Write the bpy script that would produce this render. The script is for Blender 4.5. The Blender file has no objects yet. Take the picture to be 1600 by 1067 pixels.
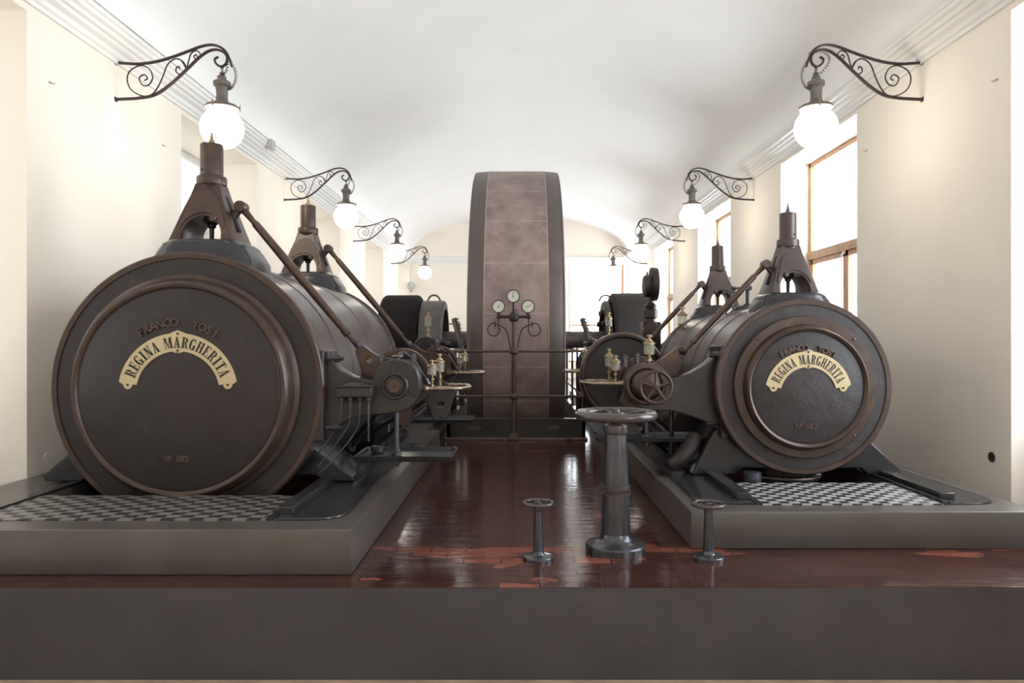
import bpy, math, random
from math import sin, cos, pi, radians
from mathutils import Vector, Matrix
random.seed(7)
S = bpy.context.scene
COL = S.collection

# ------------------------------------------------------------------ camera, world, exposure
F, CU, CV, CH = 1150.0, 811.0, 531.0, 1.5      # focal length in px, vanishing point, eye height over the tiles
cam = bpy.data.cameras.new('camera'); camo = bpy.data.objects.new('camera', cam); COL.objects.link(camo)
camo.location = (0, 0, CH); camo.rotation_euler = (pi/2, 0, 0)
cam.sensor_width = 36; cam.lens = 36*F/1600
cam.shift_x = (800-CU)/1600; cam.shift_y = (CV-533.5)/1600
cam.clip_start = .05; cam.clip_end = 200
S.camera = camo
S.view_settings.view_transform = 'Standard'; S.view_settings.look = 'None'
S.view_settings.gamma = 1; S.view_settings.use_curve_mapping = False
S.view_settings.exposure = 1.2
w = bpy.data.worlds.new('daylight'); S.world = w; w.use_nodes = True
bg = w.node_tree.nodes['Background']; bg.inputs[0].default_value = (.86, .93, 1, 1); bg.inputs[1].default_value = 5.5
S.cycles.max_bounces = 12; S.cycles.diffuse_bounces = 7; S.cycles.glossy_bounces = 4
S.cycles.transparent_max_bounces = 12; S.cycles.sample_clamp_indirect = 6
S.cycles.caustics_reflective = False; S.cycles.caustics_refractive = False
S.cycles.use_denoising = True
LAMP_E = 7.5

XW = 4.3                       # half width of the hall
Y0, Y1 = -7.5, 28.9            # ends of the hall
ZF = -.56                      # museum floor
WIN_Y = [-6.18+.0, -.56, 5.07, 10.73, 16.33, 21.96, 27.52]
WHALF = 1.36
WTOP = 4.38
SPRING, RISE = 4.7, 1.68

def W(u, v, D):                # the place a feature of the photograph has at distance D
    return ((u-CU)*D/F, CH+(CV-v)*D/F)

# ------------------------------------------------------------------ materials
def mat(name, col, rough=.5, metal=0., var=.25, vscale=6., bump=.0, bscale=30., coat=0., tint=None, tintscale=2.5, tintlo=.52, tinthi=.68, stretch=(1, 1, 1), spec=.5, rvar=.12):
    m = bpy.data.materials.new(name); m.use_nodes = True
    nt = m.node_tree; N = nt.nodes; L = nt.links
    b = N['Principled BSDF']
    b.inputs['Roughness'].default_value = rough; b.inputs['Metallic'].default_value = metal
    b.inputs['Coat Weight'].default_value = coat; b.inputs['Coat Roughness'].default_value = .12
    b.inputs['Specular IOR Level'].default_value = spec
    tc = N.new('ShaderNodeTexCoord'); mp = N.new('ShaderNodeMapping'); mp.inputs['Scale'].default_value = stretch
    L.new(tc.outputs['Object'], mp.inputs['Vector'])
    n = N.new('ShaderNodeTexNoise'); n.inputs['Scale'].default_value = vscale; n.inputs['Detail'].default_value = 7; n.inputs['Roughness'].default_value = .62
    L.new(mp.outputs[0], n.inputs['Vector'])
    r = N.new('ShaderNodeValToRGB')
    r.color_ramp.elements[0].position = .3; r.color_ramp.elements[1].position = .72
    r.color_ramp.elements[0].color = tuple(c*(1-var) for c in col)+(1,)
    r.color_ramp.elements[1].color = tuple(min(1, c*(1+var)) for c in col)+(1,)
    L.new(n.outputs['Fac'], r.inputs[0]); out = r.outputs[0]
    if tint:
        n2 = N.new('ShaderNodeTexNoise'); n2.inputs['Scale'].default_value = tintscale; n2.inputs['Detail'].default_value = 9; n2.inputs['Roughness'].default_value = .7
        L.new(mp.outputs[0], n2.inputs['Vector'])
        r2 = N.new('ShaderNodeMapRange'); r2.inputs[1].default_value = tintlo; r2.inputs[2].default_value = tinthi
        L.new(n2.outputs['Fac'], r2.inputs[0])
        mx = N.new('ShaderNodeMix'); mx.data_type = 'RGBA'
        L.new(r2.outputs[0], mx.inputs[0]); L.new(out, mx.inputs[6]); mx.inputs[7].default_value = tuple(tint)+(1,)
        out = mx.outputs[2]
    L.new(out, b.inputs['Base Color'])
    if rvar:
        mr = N.new('ShaderNodeMapRange'); mr.inputs[3].default_value = max(.03, rough-rvar); mr.inputs[4].default_value = min(1, rough+rvar)
        L.new(n.outputs['Fac'], mr.inputs[0]); L.new(mr.outputs[0], b.inputs['Roughness'])
    if bump:
        nb = N.new('ShaderNodeTexNoise'); nb.inputs['Scale'].default_value = bscale; nb.inputs['Detail'].default_value = 6
        L.new(mp.outputs[0], nb.inputs['Vector'])
        bp = N.new('ShaderNodeBump'); bp.inputs['Strength'].default_value = bump; bp.inputs['Distance'].default_value = .01
        L.new(nb.outputs['Fac'], bp.inputs['Height']); L.new(bp.outputs[0], b.inputs['Normal'])
    return m

M = {}
M['plaster'] = mat('cream_plaster', (.87, .81, .725), .85, var=.035, vscale=.6, bump=.12, bscale=9, rvar=0, spec=.25)
M['white'] = mat('white_plaster', (.9, .895, .885), .85, var=.02, vscale=.8, bump=.05, bscale=8, rvar=0, spec=.2)
M['cornice'] = mat('cornice_plaster', (.84, .835, .82), .8, var=.02, rvar=0, spec=.2)
M['museum_floor'] = mat('terracotta_floor', (.42, .3, .21), .5, var=.3, vscale=4)
M['slab'] = mat('grey_painted_slab', (.051, .0495, .058), .42, var=.16, vscale=1.6, bump=.1, bscale=14, tint=(.068, .065, .068), tintscale=1.3, tintlo=.5, tinthi=.8)
M['plinth'] = mat('grey_painted_cement', (.088, .076, .07), .3, var=.12, vscale=2.2, bump=.05, bscale=7, rvar=.05, tint=(.105, .092, .086), tintscale=2.2, tintlo=.45, tinthi=.8)
M['cover'] = mat('dark_cover_iron', (.0265, .0205, .021), .44, .1, var=.2, vscale=5, bump=.06, bscale=40, tint=(.05, .043, .038), tintscale=7, tintlo=.56, tinthi=.8)
M['cover_rough'] = mat('rough_cast_cover', (.032, .026, .027), .5, .1, var=.3, vscale=7, bump=.45, bscale=16)
M['brown'] = mat('brown_patina_iron', (.064, .042, .034), .34, .35, var=.25, vscale=7, tint=(.15, .085, .042), tintscale=4.5, tintlo=.56, tinthi=.78)
M['barrel'] = mat('sheet_steel_lagging', (.125, .106, .109), .32, .65, var=.14, vscale=2, stretch=(1, .5, 1), tint=(.13, .1, .085), tintscale=2)
M['cast'] = mat('grey_cast_iron', (.03, .0262, .0275), .3, .15, var=.2, vscale=4, bump=.06, bscale=28)
M['blue'] = mat('blue_grey_cast_iron', (.038, .0385, .043), .23, .3, var=.1, vscale=3, bump=.05, bscale=12, rvar=.04)
M['tower_grey'] = mat('grey_brown_tower_iron', (.075, .056, .054), .34, .35, var=.15, vscale=5, bump=.04)
M['shield'] = mat('rust_brown_shield', (.075, .045, .034), .45, .2, var=.25, vscale=5, tint=(.1, .06, .036), tintscale=3)
M['tower'] = mat('brown_tower_iron', (.068, .043, .036), .34, .3, var=.22, vscale=6, bump=.06, bscale=30, tint=(.12, .07, .045), tintscale=3)
M['rod'] = mat('worn_brown_rod', (.1, .062, .05), .32, .5, var=.3, vscale=8, stretch=(1, 1, .4))
M['bright'] = mat('worn_bright_steel', (.32, .265, .21), .28, .85, var=.3, vscale=9, tint=(.2, .13, .09), tintscale=9)
M['brass'] = mat('polished_brass', (.3, .225, .13), .32, .8, var=.3, vscale=12)
M['plate'] = mat('brass_name_plate', (.56, .46, .28), .38, .35, var=.08, vscale=12)
M['ink'] = mat('black_enamel_lettering', (.012, .009, .008), .5, rvar=0)
M['rust'] = mat('rusty_brown_lettering', (.075, .042, .034), .5, .1, var=.3, vscale=12)
M['black'] = mat('matt_black_sheet', (.009, .0065, .0075), .75, var=.2, spec=.2)
M['darkroll'] = mat('dark_bronze_black_sheet', (.025, .019, .019), .6, .2, var=.3, vscale=8)
M['grey'] = mat('grey_machine_paint', (.1, .086, .08), .45, .1, var=.2)
M['rim'] = mat('wheel_rim_iron', (.125, .1, .095), .42, .25, var=.15, vscale=4)
M['copper'] = mat('wheel_sheet_copper_brown', (.33, .24, .225), .5, .2, var=.25, vscale=3, bump=.06, bscale=12, tint=(.17, .118, .108), tintscale=2.2, tintlo=.45, tinthi=.75)
M['seam'] = mat('sheet_seam', (.5, .38, .33), .5, .3)
M['wrought'] = mat('wrought_iron', (.052, .034, .034), .5, .2, var=.2)
M['lampmetal'] = mat('lamp_grey_metal', (.17, .15, .135), .5, .3, var=.25, vscale=14)
M['handwheel'] = mat('grey_brown_painted_handwheel', (.09, .076, .077), .25, .45, var=.1, rvar=.05)
M['column'] = mat('blue_grey_column_iron', (.085, .085, .098), .24, .65, var=.22, bump=.22, bscale=22)
M['white_frame'] = mat('white_painted_frame', (.7, .69, .66), .5, var=.05)
M['wood'] = mat('window_oak', (.48, .26, .14), .5, var=.25, vscale=3, stretch=(3, 3, .4))
M['gaugewhite'] = mat('gauge_enamel', (.75, .77, .68), .4, var=.03)
M['rail'] = mat('brown_rail_tube', (.12, .082, .068), .32, .5, var=.2)
M['boxpanel'] = mat('dark_green_panel', (.024, .02, .0195), .4, .05, var=.2)
M['gold'] = mat('gold_line', (.25, .17, .1), .5, .3)
M['bolt'] = mat('blued_bolt_steel', (.1, .1, .12), .3, .6)
M['wallgrey'] = mat('grey_fitting', (.5, .49, .47), .5)
M['frame_red'] = mat('red_brown_frame', (.22, .08, .05), .4)
M['paper'] = mat('print_paper', (.8, .79, .74), .7, var=.1, vscale=9)
M['dark'] = mat('dark_hole', (.02, .02, .02), .8)
M['matplate'] = mat('dark_iron_bed_plate', (.04, .039, .042), .22, .25, var=.2, vscale=4, bump=.05)
M['railband'] = mat('bearing_steel_edge', (.16, .12, .1), .3, .6)

def emis(name, col, st):
    m = bpy.data.materials.new(name); m.use_nodes = True
    b = m.node_tree.nodes['Principled BSDF']
    b.inputs['Base Color'].default_value = (.8, .78, .72, 1); b.inputs['Roughness'].default_value = .3
    b.inputs['Emission Color'].default_value = col+(1,); b.inputs['Emission Strength'].default_value = st
    return m
M['globe'] = emis('lit_opal_glass', (1, .9, .74), LAMP_E)

def glassmat(name, tint, op=.0):
    m = bpy.data.materials.new(name); m.use_nodes = True
    nt = m.node_tree; N = nt.nodes; L = nt.links; N.clear()
    o = N.new('ShaderNodeOutputMaterial'); mx = N.new('ShaderNodeMixShader'); t = N.new('ShaderNodeBsdfTransparent'); g = N.new('ShaderNodeBsdfGlossy')
    t.inputs[0].default_value = tint+(1,); g.inputs['Roughness'].default_value = .03
    lw = N.new('ShaderNodeLayerWeight'); lw.inputs[0].default_value = .5
    pw = N.new('ShaderNodeMath'); pw.operation = 'POWER'; pw.inputs[1].default_value = 5; L.new(lw.outputs['Facing'], pw.inputs[0])
    fr = N.new('ShaderNodeMath'); fr.operation = 'MULTIPLY_ADD'; fr.inputs[1].default_value = .9; fr.inputs[2].default_value = .04; L.new(pw.outputs[0], fr.inputs[0])
    L.new(fr.outputs[0], mx.inputs[0]); L.new(t.outputs[0], mx.inputs[1]); L.new(g.outputs[0], mx.inputs[2]); last = mx
    if op:
        d = N.new('ShaderNodeBsdfDiffuse'); d.inputs[0].default_value = (.75, .72, .62, 1)
        m2 = N.new('ShaderNodeMixShader'); m2.inputs[0].default_value = op
        L.new(mx.outputs[0], m2.inputs[1]); L.new(d.outputs[0], m2.inputs[2]); last = m2
    L.new(last.outputs[0], o.inputs[0])
    return m
M['glass'] = glassmat('window_glass', (.97, .98, .98)); M['glass_left'] = glassmat('daylight_cutting_glass', (.46, .44, .41))  # grey tint on the left panes is added to hold back daylight
M['oilglass'] = glassmat('oiler_glass', (.8, .8, .74), .22)

def tilemat():
    m = bpy.data.materials.new('dark_red_waxed_tiles'); m.use_nodes = True
    nt = m.node_tree; N = nt.nodes; L = nt.links; b = N['Principled BSDF']
    tc = N.new('ShaderNodeTexCoord')
    br = N.new('ShaderNodeTexBrick'); br.inputs['Scale'].default_value = 1
    br.inputs['Brick Width'].default_value = .25; br.inputs['Row Height'].default_value = .13
    br.inputs['Mortar Size'].default_value = .006; br.inputs['Mortar Smooth'].default_value = .3; br.offset = .5
    br.inputs['Color1'].default_value = (.064, .02, .0165, 1); br.inputs['Color2'].default_value = (.04, .014, .0125, 1); br.inputs['Mortar'].default_value = (.03, .013, .012, 1)
    L.new(tc.outputs['Object'], br.inputs['Vector'])
    n = N.new('ShaderNodeTexNoise'); n.inputs['Scale'].default_value = 1.3; n.inputs['Detail'].default_value = 5
    mp = N.new('ShaderNodeMapping'); mp.inputs['Scale'].default_value = (.55, 1.6, 1); mp.inputs['Location'].default_value = (3.3, 1.2, 0)
    L.new(tc.outputs['Object'], mp.inputs[0]); L.new(mp.outputs[0], n.inputs['Vector'])
    # worn tiles: brick random value decides, noise gathers them into patches
    br2 = N.new('ShaderNodeTexBrick'); br2.inputs['Scale'].default_value = 1
    for k in ('Brick Width', 'Row Height', 'Mortar Size'): br2.inputs[k].default_value = br.inputs[k].default_value
    br2.inputs['Color1'].default_value = (0, 0, 0, 1); br2.inputs['Color2'].default_value = (1, 1, 1, 1); br2.inputs['Mortar'].default_value = (0, 0, 0, 1)
    L.new(tc.outputs['Object'], br2.inputs['Vector'])
    ad = N.new('ShaderNodeMath'); ad.operation = 'MULTIPLY_ADD'; ad.inputs[1].default_value = .13
    L.new(br2.outputs['Color'], ad.inputs[0]); L.new(n.outputs['Fac'], ad.inputs[2])
    # most wear lies round the handwheel columns
    mg = N.new('ShaderNodeMapping'); mg.vector_type = 'TEXTURE'; mg.inputs['Location'].default_value = (.15, 4.95, 0); mg.inputs['Scale'].default_value = (1.7, .75, 1)
    gr = N.new('ShaderNodeTexGradient'); gr.gradient_type = 'SPHERICAL'; L.new(tc.outputs['Object'], mg.inputs[0]); L.new(mg.outputs[0], gr.inputs[0])
    ag = N.new('ShaderNodeMath'); ag.operation = 'MULTIPLY_ADD'; ag.inputs[1].default_value = .29; L.new(gr.outputs['Fac'], ag.inputs[0]); L.new(ad.outputs[0], ag.inputs[2]); ad = ag
    mr = N.new('ShaderNodeMapRange'); mr.inputs[1].default_value = .815; mr.inputs[2].default_value = .83
    nf = N.new('ShaderNodeTexNoise'); nf.inputs['Scale'].default_value = 7; nf.inputs['Detail'].default_value = 8; L.new(tc.outputs['Object'], nf.inputs['Vector'])
    af = N.new('ShaderNodeMath'); af.operation = 'MULTIPLY_ADD'; af.inputs[1].default_value = .16; L.new(nf.outputs['Fac'], af.inputs[0]); L.new(ad.outputs[0], af.inputs[2])
    L.new(af.outputs[0], mr.inputs[0])
    # fine wear so that the patches break up
    n3 = N.new('ShaderNodeTexNoise'); n3.inputs['Scale'].default_value = 9; n3.inputs['Detail'].default_value = 8
    L.new(tc.outputs['Object'], n3.inputs['Vector'])
    mx = N.new('ShaderNodeMix'); mx.data_type = 'RGBA'
    L.new(mr.outputs[0], mx.inputs[0]); L.new(br.outputs['Color'], mx.inputs[6]); mx.inputs[7].default_value = (.205, .056, .034, 1)
    L.new(mx.outputs[2], b.inputs['Base Color'])
    rr = N.new('ShaderNodeMapRange'); rr.inputs[3].default_value = .07; rr.inputs[4].default_value = .22
    L.new(n3.outputs['Fac'], rr.inputs[0]); L.new(rr.outputs[0], b.inputs['Roughness'])
    b.inputs['Specular IOR Level'].default_value = .6
    # each tile lies a little out of level, joints are sunk
    vm = N.new('ShaderNodeTexNoise'); vm.inputs['Scale'].default_value = 5; vm.inputs['Detail'].default_value = 3
    mp2 = N.new('ShaderNodeMapping'); mp2.inputs['Scale'].default_value = (.7, 2.2, 1)
    L.new(tc.outputs['Object'], mp2.inputs[0]); L.new(mp2.outputs[0], vm.inputs['Vector'])
    a2 = N.new('ShaderNodeMath'); a2.operation = 'MULTIPLY_ADD'; a2.inputs[1].default_value = -1.2
    L.new(br.outputs['Fac'], a2.inputs[0]); L.new(vm.outputs['Fac'], a2.inputs[2])
    a3 = N.new('ShaderNodeMath'); a3.operation = 'MULTIPLY_ADD'; a3.inputs[1].default_value = .25
    L.new(br2.outputs['Color'], a3.inputs[0]); L.new(a2.outputs[0], a3.inputs[2])
    bp = N.new('ShaderNodeBump'); bp.inputs['Strength'].default_value = .8; bp.inputs['Distance'].default_value = .004
    L.new(a3.outputs[0], bp.inputs['Height']); L.new(bp.outputs[0], b.inputs['Normal'])
    return m
M['tiles'] = tilemat()

def treadmat(name, lo, hi, metal, sx=1.):
    # iron tread plate: squares whose fine ribs run one way, then the other
    m = bpy.data.materials.new(name); m.use_nodes = True
    nt = m.node_tree; N = nt.nodes; L = nt.links; b = N['Principled BSDF']
    tc = N.new('ShaderNodeTexCoord')
    mp = N.new('ShaderNodeMapping'); mp.inputs['Location'].default_value = (.013, .017, .5)
    L.new(tc.outputs['Object'], mp.inputs[0])
    ch = N.new('ShaderNodeTexChecker'); ch.inputs['Scale'].default_value = 1/.075
    sp = N.new('ShaderNodeVectorMath'); sp.operation = 'MULTIPLY'; sp.inputs[1].default_value = (sx, 1, 0)
    L.new(mp.outputs[0], sp.inputs[0])
    ad = N.new('ShaderNodeVectorMath'); ad.operation = 'ADD'; ad.inputs[1].default_value = (0, 0, .01)
    L.new(sp.outputs[0], ad.inputs[0]); L.new(ad.outputs[0], ch.inputs['Vector'])
    wx = N.new('ShaderNodeTexWave'); wx.bands_direction = 'X'; wx.inputs['Scale'].default_value = 22
    wy = N.new('ShaderNodeTexWave'); wy.bands_direction = 'Y'; wy.inputs['Scale'].default_value = 22
    L.new(tc.outputs['Object'], wx.inputs[0]); L.new(tc.outputs['Object'], wy.inputs[0])
    mh = N.new('ShaderNodeMix'); mh.data_type = 'FLOAT'
    L.new(ch.outputs['Fac'], mh.inputs[0]); L.new(wx.outputs['Fac'], mh.inputs[2]); L.new(wy.outputs['Fac'], mh.inputs[3])
    bp = N.new('ShaderNodeBump'); bp.inputs['Strength'].default_value = .7; bp.inputs['Distance'].default_value = .003
    L.new(mh.outputs[0], bp.inputs['Height']); L.new(bp.outputs[0], b.inputs['Normal'])
    mc = N.new('ShaderNodeMix'); mc.data_type = 'RGBA'
    L.new(ch.outputs['Fac'], mc.inputs[0]); mc.inputs[6].default_value = lo+(1,)
    # bright squares: window glint off the ribs, painted into the colour
    m3 = N.new('ShaderNodeMix'); m3.data_type = 'RGBA'; L.new(wx.outputs['Fac'], m3.inputs[0])
    m3.inputs[6].default_value = tuple((a+c)/2 for a, c in zip(lo, hi))+(1,); m3.inputs[7].default_value = hi+(1,)
    L.new(m3.outputs[2], mc.inputs[7]); L.new(mc.outputs[2], b.inputs['Base Color'])
    b.inputs['Roughness'].default_value = .33; b.inputs['Metallic'].default_value = metal
    return m
M['tread_left'] = treadmat('grey_tread_iron', (.06, .058, .058), (.36, .335, .32), .4, .78)
M['tread_right'] = treadmat('bright_tread_iron', (.045, .04, .037), (.66, .68, .7), .4)

# ------------------------------------------------------------------ mesh builder
class MB:
    def __init__(s): s.v = []; s.f = []
    def add(s, vs, fs):
        o = len(s.v); s.v += [tuple(p) for p in vs]; s.f += [tuple(i+o for i in f) for f in fs]; return s
    def box(s, x0, x1, y0, y1, z0, z1):
        return s.add([(x0,y0,z0),(x1,y0,z0),(x1,y1,z0),(x0,y1,z0),(x0,y0,z1),(x1,y0,z1),(x1,y1,z1),(x0,y1,z1)],
                     [(0,3,2,1),(4,5,6,7),(0,1,5,4),(1,2,6,5),(2,3,7,6),(3,0,4,7)])
    def lathe(s, prof, c=(0,0,0), axis='Z', n=48, a0=0, a1=2*pi):
        """prof: (radius, along); axis X, Y or Z"""
        full = abs(a1-a0-2*pi) < 1e-6; k = n if full else n+1
        vs = []; fs = []
        for r, h in prof:
            for i in range(k):
                a = a0+(a1-a0)*i/n; p, q = r*cos(a), r*sin(a)
                if axis == 'Z': vs.append((c[0]+p, c[1]+q, c[2]+h))
                elif axis == 'Y': vs.append((c[0]+p, c[1]+h, c[2]+q))
                else: vs.append((c[0]+h, c[1]+p, c[2]+q))
        for j in range(len(prof)-1):
            for i in range(n):
                i2 = (i+1) % k
                fs.append((j*k+i, j*k+i2, (j+1)*k+i2, (j+1)*k+i))
        if full:
            if prof[0][0] > 1e-5 and abs(prof[0][1]-prof[1][1]) > 1e-6: fs.append(tuple(range(k)))
            if prof[-1][0] > 1e-5 and abs(prof[-1][1]-prof[-2][1]) > 1e-6: fs.append(tuple((len(prof)-1)*k+i for i in range(k))[::-1])
        return s.add(vs, fs)
    def tube(s, pts, r, n=10, closed=False, cap=True, flat=1.):
        """round tube along points; r a number or a list"""
        P = [Vector(p) for p in pts]; m = len(P)
        R = r if isinstance(r, (list, tuple)) else [r]*m
        T = []
        for i in range(m):
            a = P[(i-1) % m] if (closed or i) else P[0]; b = P[(i+1) % m] if (closed or i < m-1) else P[-1]
            t = (b-a); T.append(t.normalized() if t.length > 1e-9 else Vector((0, 0, 1)))
        u = T[0].orthogonal().normalized()
        if flat != 1.: u = Vector((0, 1, 0))
        vs = []; fs = []
        for i in range(m):
            u = (u-T[i]*u.dot(T[i])); u = u.normalized() if u.length > 1e-6 else T[i].orthogonal().normalized()
            w_ = T[i].cross(u)
            for k in range(n):
                a = 2*pi*k/n
                vs.append(P[i]+u*(cos(a)*R[i]*flat)+w_*(sin(a)*R[i]))
        for i in range(m if closed else m-1):
            j = (i+1) % m
            for k in range(n):
                k2 = (k+1) % n; fs.append((i*n+k, i*n+k2, j*n+k2, j*n+k))
        if cap and not closed:
            fs.append(tuple(range(n))[::-1]); fs.append(tuple((m-1)*n+k for k in range(n)))
        return s.add(vs, fs)
    def torus(s, c, R, r, axis='Z', n=48, k=12):
        pts = []
        for i in range(n):
            a = 2*pi*i/n; p, q = R*cos(a), R*sin(a)
            pts.append({'Z': (c[0]+p, c[1]+q, c[2]), 'Y': (c[0]+p, c[1], c[2]+q), 'X': (c[0], c[1]+p, c[2]+q)}[axis])
        return s.tube(pts, r, n=k, closed=True)
    def sphere(s, c, r, n=32, sz=1.):
        return s.lathe([(r*sin(pi*i/(n//2)), -r*sz*cos(pi*i/(n//2))) for i in range(n//2+1)], c, 'Z', n)
    def hexbolt(s, c, r, h, axis='Y', sgn=-1):
        s.lathe([(r, 0), (r, sgn*h*.7)], c, axis, 6)
        s.lathe([(r*.6, sgn*h*.7), (r*.6, sgn*h), (0, sgn*h*1.05)], c, axis, 12)
        return s
    def loft(s, secs, cap=True):
        k = len(secs[0]); o = []; fs = []
        for sec in secs: o += sec
        for j in range(len(secs)-1):
            for i in range(k):
                i2 = (i+1) % k; fs.append((j*k+i, j*k+i2, (j+1)*k+i2, (j+1)*k+i))
        if cap: fs.append(tuple(range(k))[::-1]); fs.append(tuple((len(secs)-1)*k+i for i in range(k)))
        return s.add(o, fs)
    def plate(s, outlines, y0, y1, bevel=.004, xf=None):
        """flat XZ outlines (the inner ones are holes) with thickness from y0 to y1"""
        cu = bpy.data.curves.new('c', 'CURVE'); cu.dimensions = '2D'; cu.fill_mode = 'BOTH'
        th = abs(y1-y0); cu.extrude = max(th/2-bevel, 1e-4); cu.bevel_depth = bevel; cu.bevel_resolution = 1; cu.offset = -bevel
        for ol in outlines:
            sp = cu.splines.new('POLY'); sp.points.add(len(ol)-1)
            for i, (x, z) in enumerate(ol): sp.points[i].co = (x, z, 0, 1)
            sp.use_cyclic_u = True
        ob = bpy.data.objects.new('c', cu); me = bpy.data.meshes.new_from_object(ob)
        ym = (y0+y1)/2
        vs = [(v.co.x, ym-v.co.z, v.co.y) for v in me.vertices]
        if xf: vs = [xf(v) for v in vs]
        s.add(vs, [tuple(p.vertices) for p in me.polygons])
        bpy.data.objects.remove(ob); bpy.data.curves.remove(cu); bpy.data.meshes.remove(me)
        return s
    def text(s, ch, size, ext, xf):
        cu = bpy.data.curves.new('t', 'FONT'); cu.body = ch; cu.size = size; cu.extrude = ext; cu.align_x = 'CENTER'; cu.align_y = 'CENTER'; cu.offset = size*.012
        cu.bevel_depth = ext*.3
        ob = bpy.data.objects.new('t', cu); me = bpy.data.meshes.new_from_object(ob)
        s.add([xf(v.co) for v in me.vertices], [tuple(p.vertices) for p in me.polygons])
        bpy.data.objects.remove(ob); bpy.data.curves.remove(cu); bpy.data.meshes.remove(me)
        return s

def rrect(x0, x1, y0, y1, r, n=5):
    o = []
    for cx, cy, a in ((x1-r, y1-r, 0), (x0+r, y1-r, 90), (x0+r, y0+r, 180), (x1-r, y0+r, 270)):
        for i in range(n+1):
            t = radians(a+90*i/n); o.append((cx+r*cos(t), cy+r*sin(t)))
    return o
def smooth(pts, k=6, closed=False):
    """Catmull-Rom through points of any dimension"""
    n = len(pts); out = []
    for i in range(n if closed else n-1):
        g = lambda j: pts[j % n] if closed else pts[max(0, min(n-1, j))]
        a, b, c, d = g(i-1), g(i), g(i+1), g(i+2)
        for t in range(k):
            t /= k
            out.append(tuple(.5*(2*q+(r-p)*t+(2*p-5*q+4*r-s_)*t*t+(3*q-p-3*r+s_)*t**3) for p, q, r, s_ in zip(a, b, c, d)))
    if not closed: out.append(tuple(pts[-1]))
    return out

def mesh(name, mb, m, loc=(0, 0, 0), parent=None, bevel=0, smooth_angle=38):
    me = bpy.data.meshes.new(name)
    me.from_pydata([(v[0]-loc[0], v[1]-loc[1], v[2]-loc[2]) for v in mb.v], [], mb.f)
    me.validate(); me.shade_smooth(); me.set_sharp_from_angle(angle=radians(smooth_angle))
    me.materials.append(m if not isinstance(m, str) else M[m])
    o = bpy.data.objects.new(name, me); COL.objects.link(o)
    if parent is not None: o.parent = parent
    if bevel:
        b = o.modifiers.new('bevel', 'BEVEL'); b.width = bevel; b.segments = 2; b.limit_method = 'ANGLE'; b.angle_limit = radians(40)
    import bmesh
    bm = bmesh.new(); bm.from_mesh(me); bmesh.ops.recalc_face_normals(bm, faces=bm.faces); bm.to_mesh(me); bm.free()
    return o
class Thing:
    """an Empty at the thing's base; parts are given in world coordinates"""
    def __init__(s, name, label, cat, loc, group=None):
        o = bpy.data.objects.new(name, None); COL.objects.link(o); o.location = loc; o.empty_display_size = .1
        o['label'] = label; o['category'] = cat
        if group: o['group'] = group
        s.o = o; s.loc = loc
    def part(s, name, mb, m, bevel=0, parent=None, label=None, sa=38):
        p = mesh(name, mb, m, s.loc, parent or s.o, bevel, sa)
        if label: p['label'] = label
        return p
def single(name, mb, m, label, cat, loc=(0, 0, 0), group=None, bevel=0):
    o = mesh(name, mb, m, loc, None, bevel); o.location = loc
    o['label'] = label; o['category'] = cat
    if group: o['group'] = group
    return o
def struct(name, mb, m, bevel=0, parent=None, sa=38):
    o = mesh(name, mb, m, (0, 0, 0), parent, bevel, sa)
    if parent is None: o['kind'] = 'structure'
    return o
def dup(root, loc, label, group=None, name=None):
    def cp(o, par):
        c = o.copy(); COL.objects.link(c); c.parent = par
        for ch in [x for x in kids.get(o.name, [])]: cp(ch, c)
        return c
    kids = {}
    for o in list(COL.objects):
        if o.parent: kids.setdefault(o.parent.name, []).append(o)
    r = cp(root, None); r.location = loc; r['label'] = label
    if group: r['group'] = group
    return r

# ------------------------------------------------------------------ the hall
def wall_side(name, sx, reveal):
    b = MB(); x0 = sx*XW; x1 = sx*(XW+reveal)
    lo, hi = min(x0, x1), max(x0, x1)
    edges = [(max(Y0, y-WHALF), min(Y1-.12, y+WHALF)) for y in WIN_Y]
    ys = [Y0]
    for a, c in edges: ys += [a, c]
    ys.append(Y1)
    for i in range(0, len(ys), 2):
        if ys[i+1]-ys[i] > .01: b.box(lo, hi, ys[i], ys[i+1], ZF, SPRING+.1)
    for a, c in edges:
        b.box(lo, hi, a, c, WTOP, SPRING+.1); xs = sorted((sx*(XW+reveal-.14), x1)); b.box(xs[0], xs[1], a, c, ZF, .75); b.box(lo, hi, a, c, ZF, min(.0, ZF+.001 if a > 4.4 else ZF+.05))
    return struct(name, b, 'plaster')
wall_side('wall_left', -1, .95); wall_side('wall_right', 1, .56)

def portal(name, loc, rot, sx, sy):
    l = bpy.data.lights.new(name, 'AREA'); l.shape = 'RECTANGLE'; l.size = sx; l.size_y = sy; l.cycles.is_portal = True
    o = bpy.data.objects.new(name, l); o.location = loc; o.rotation_euler = rot; COL.objects.link(o); o['kind'] = 'helper'

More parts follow.
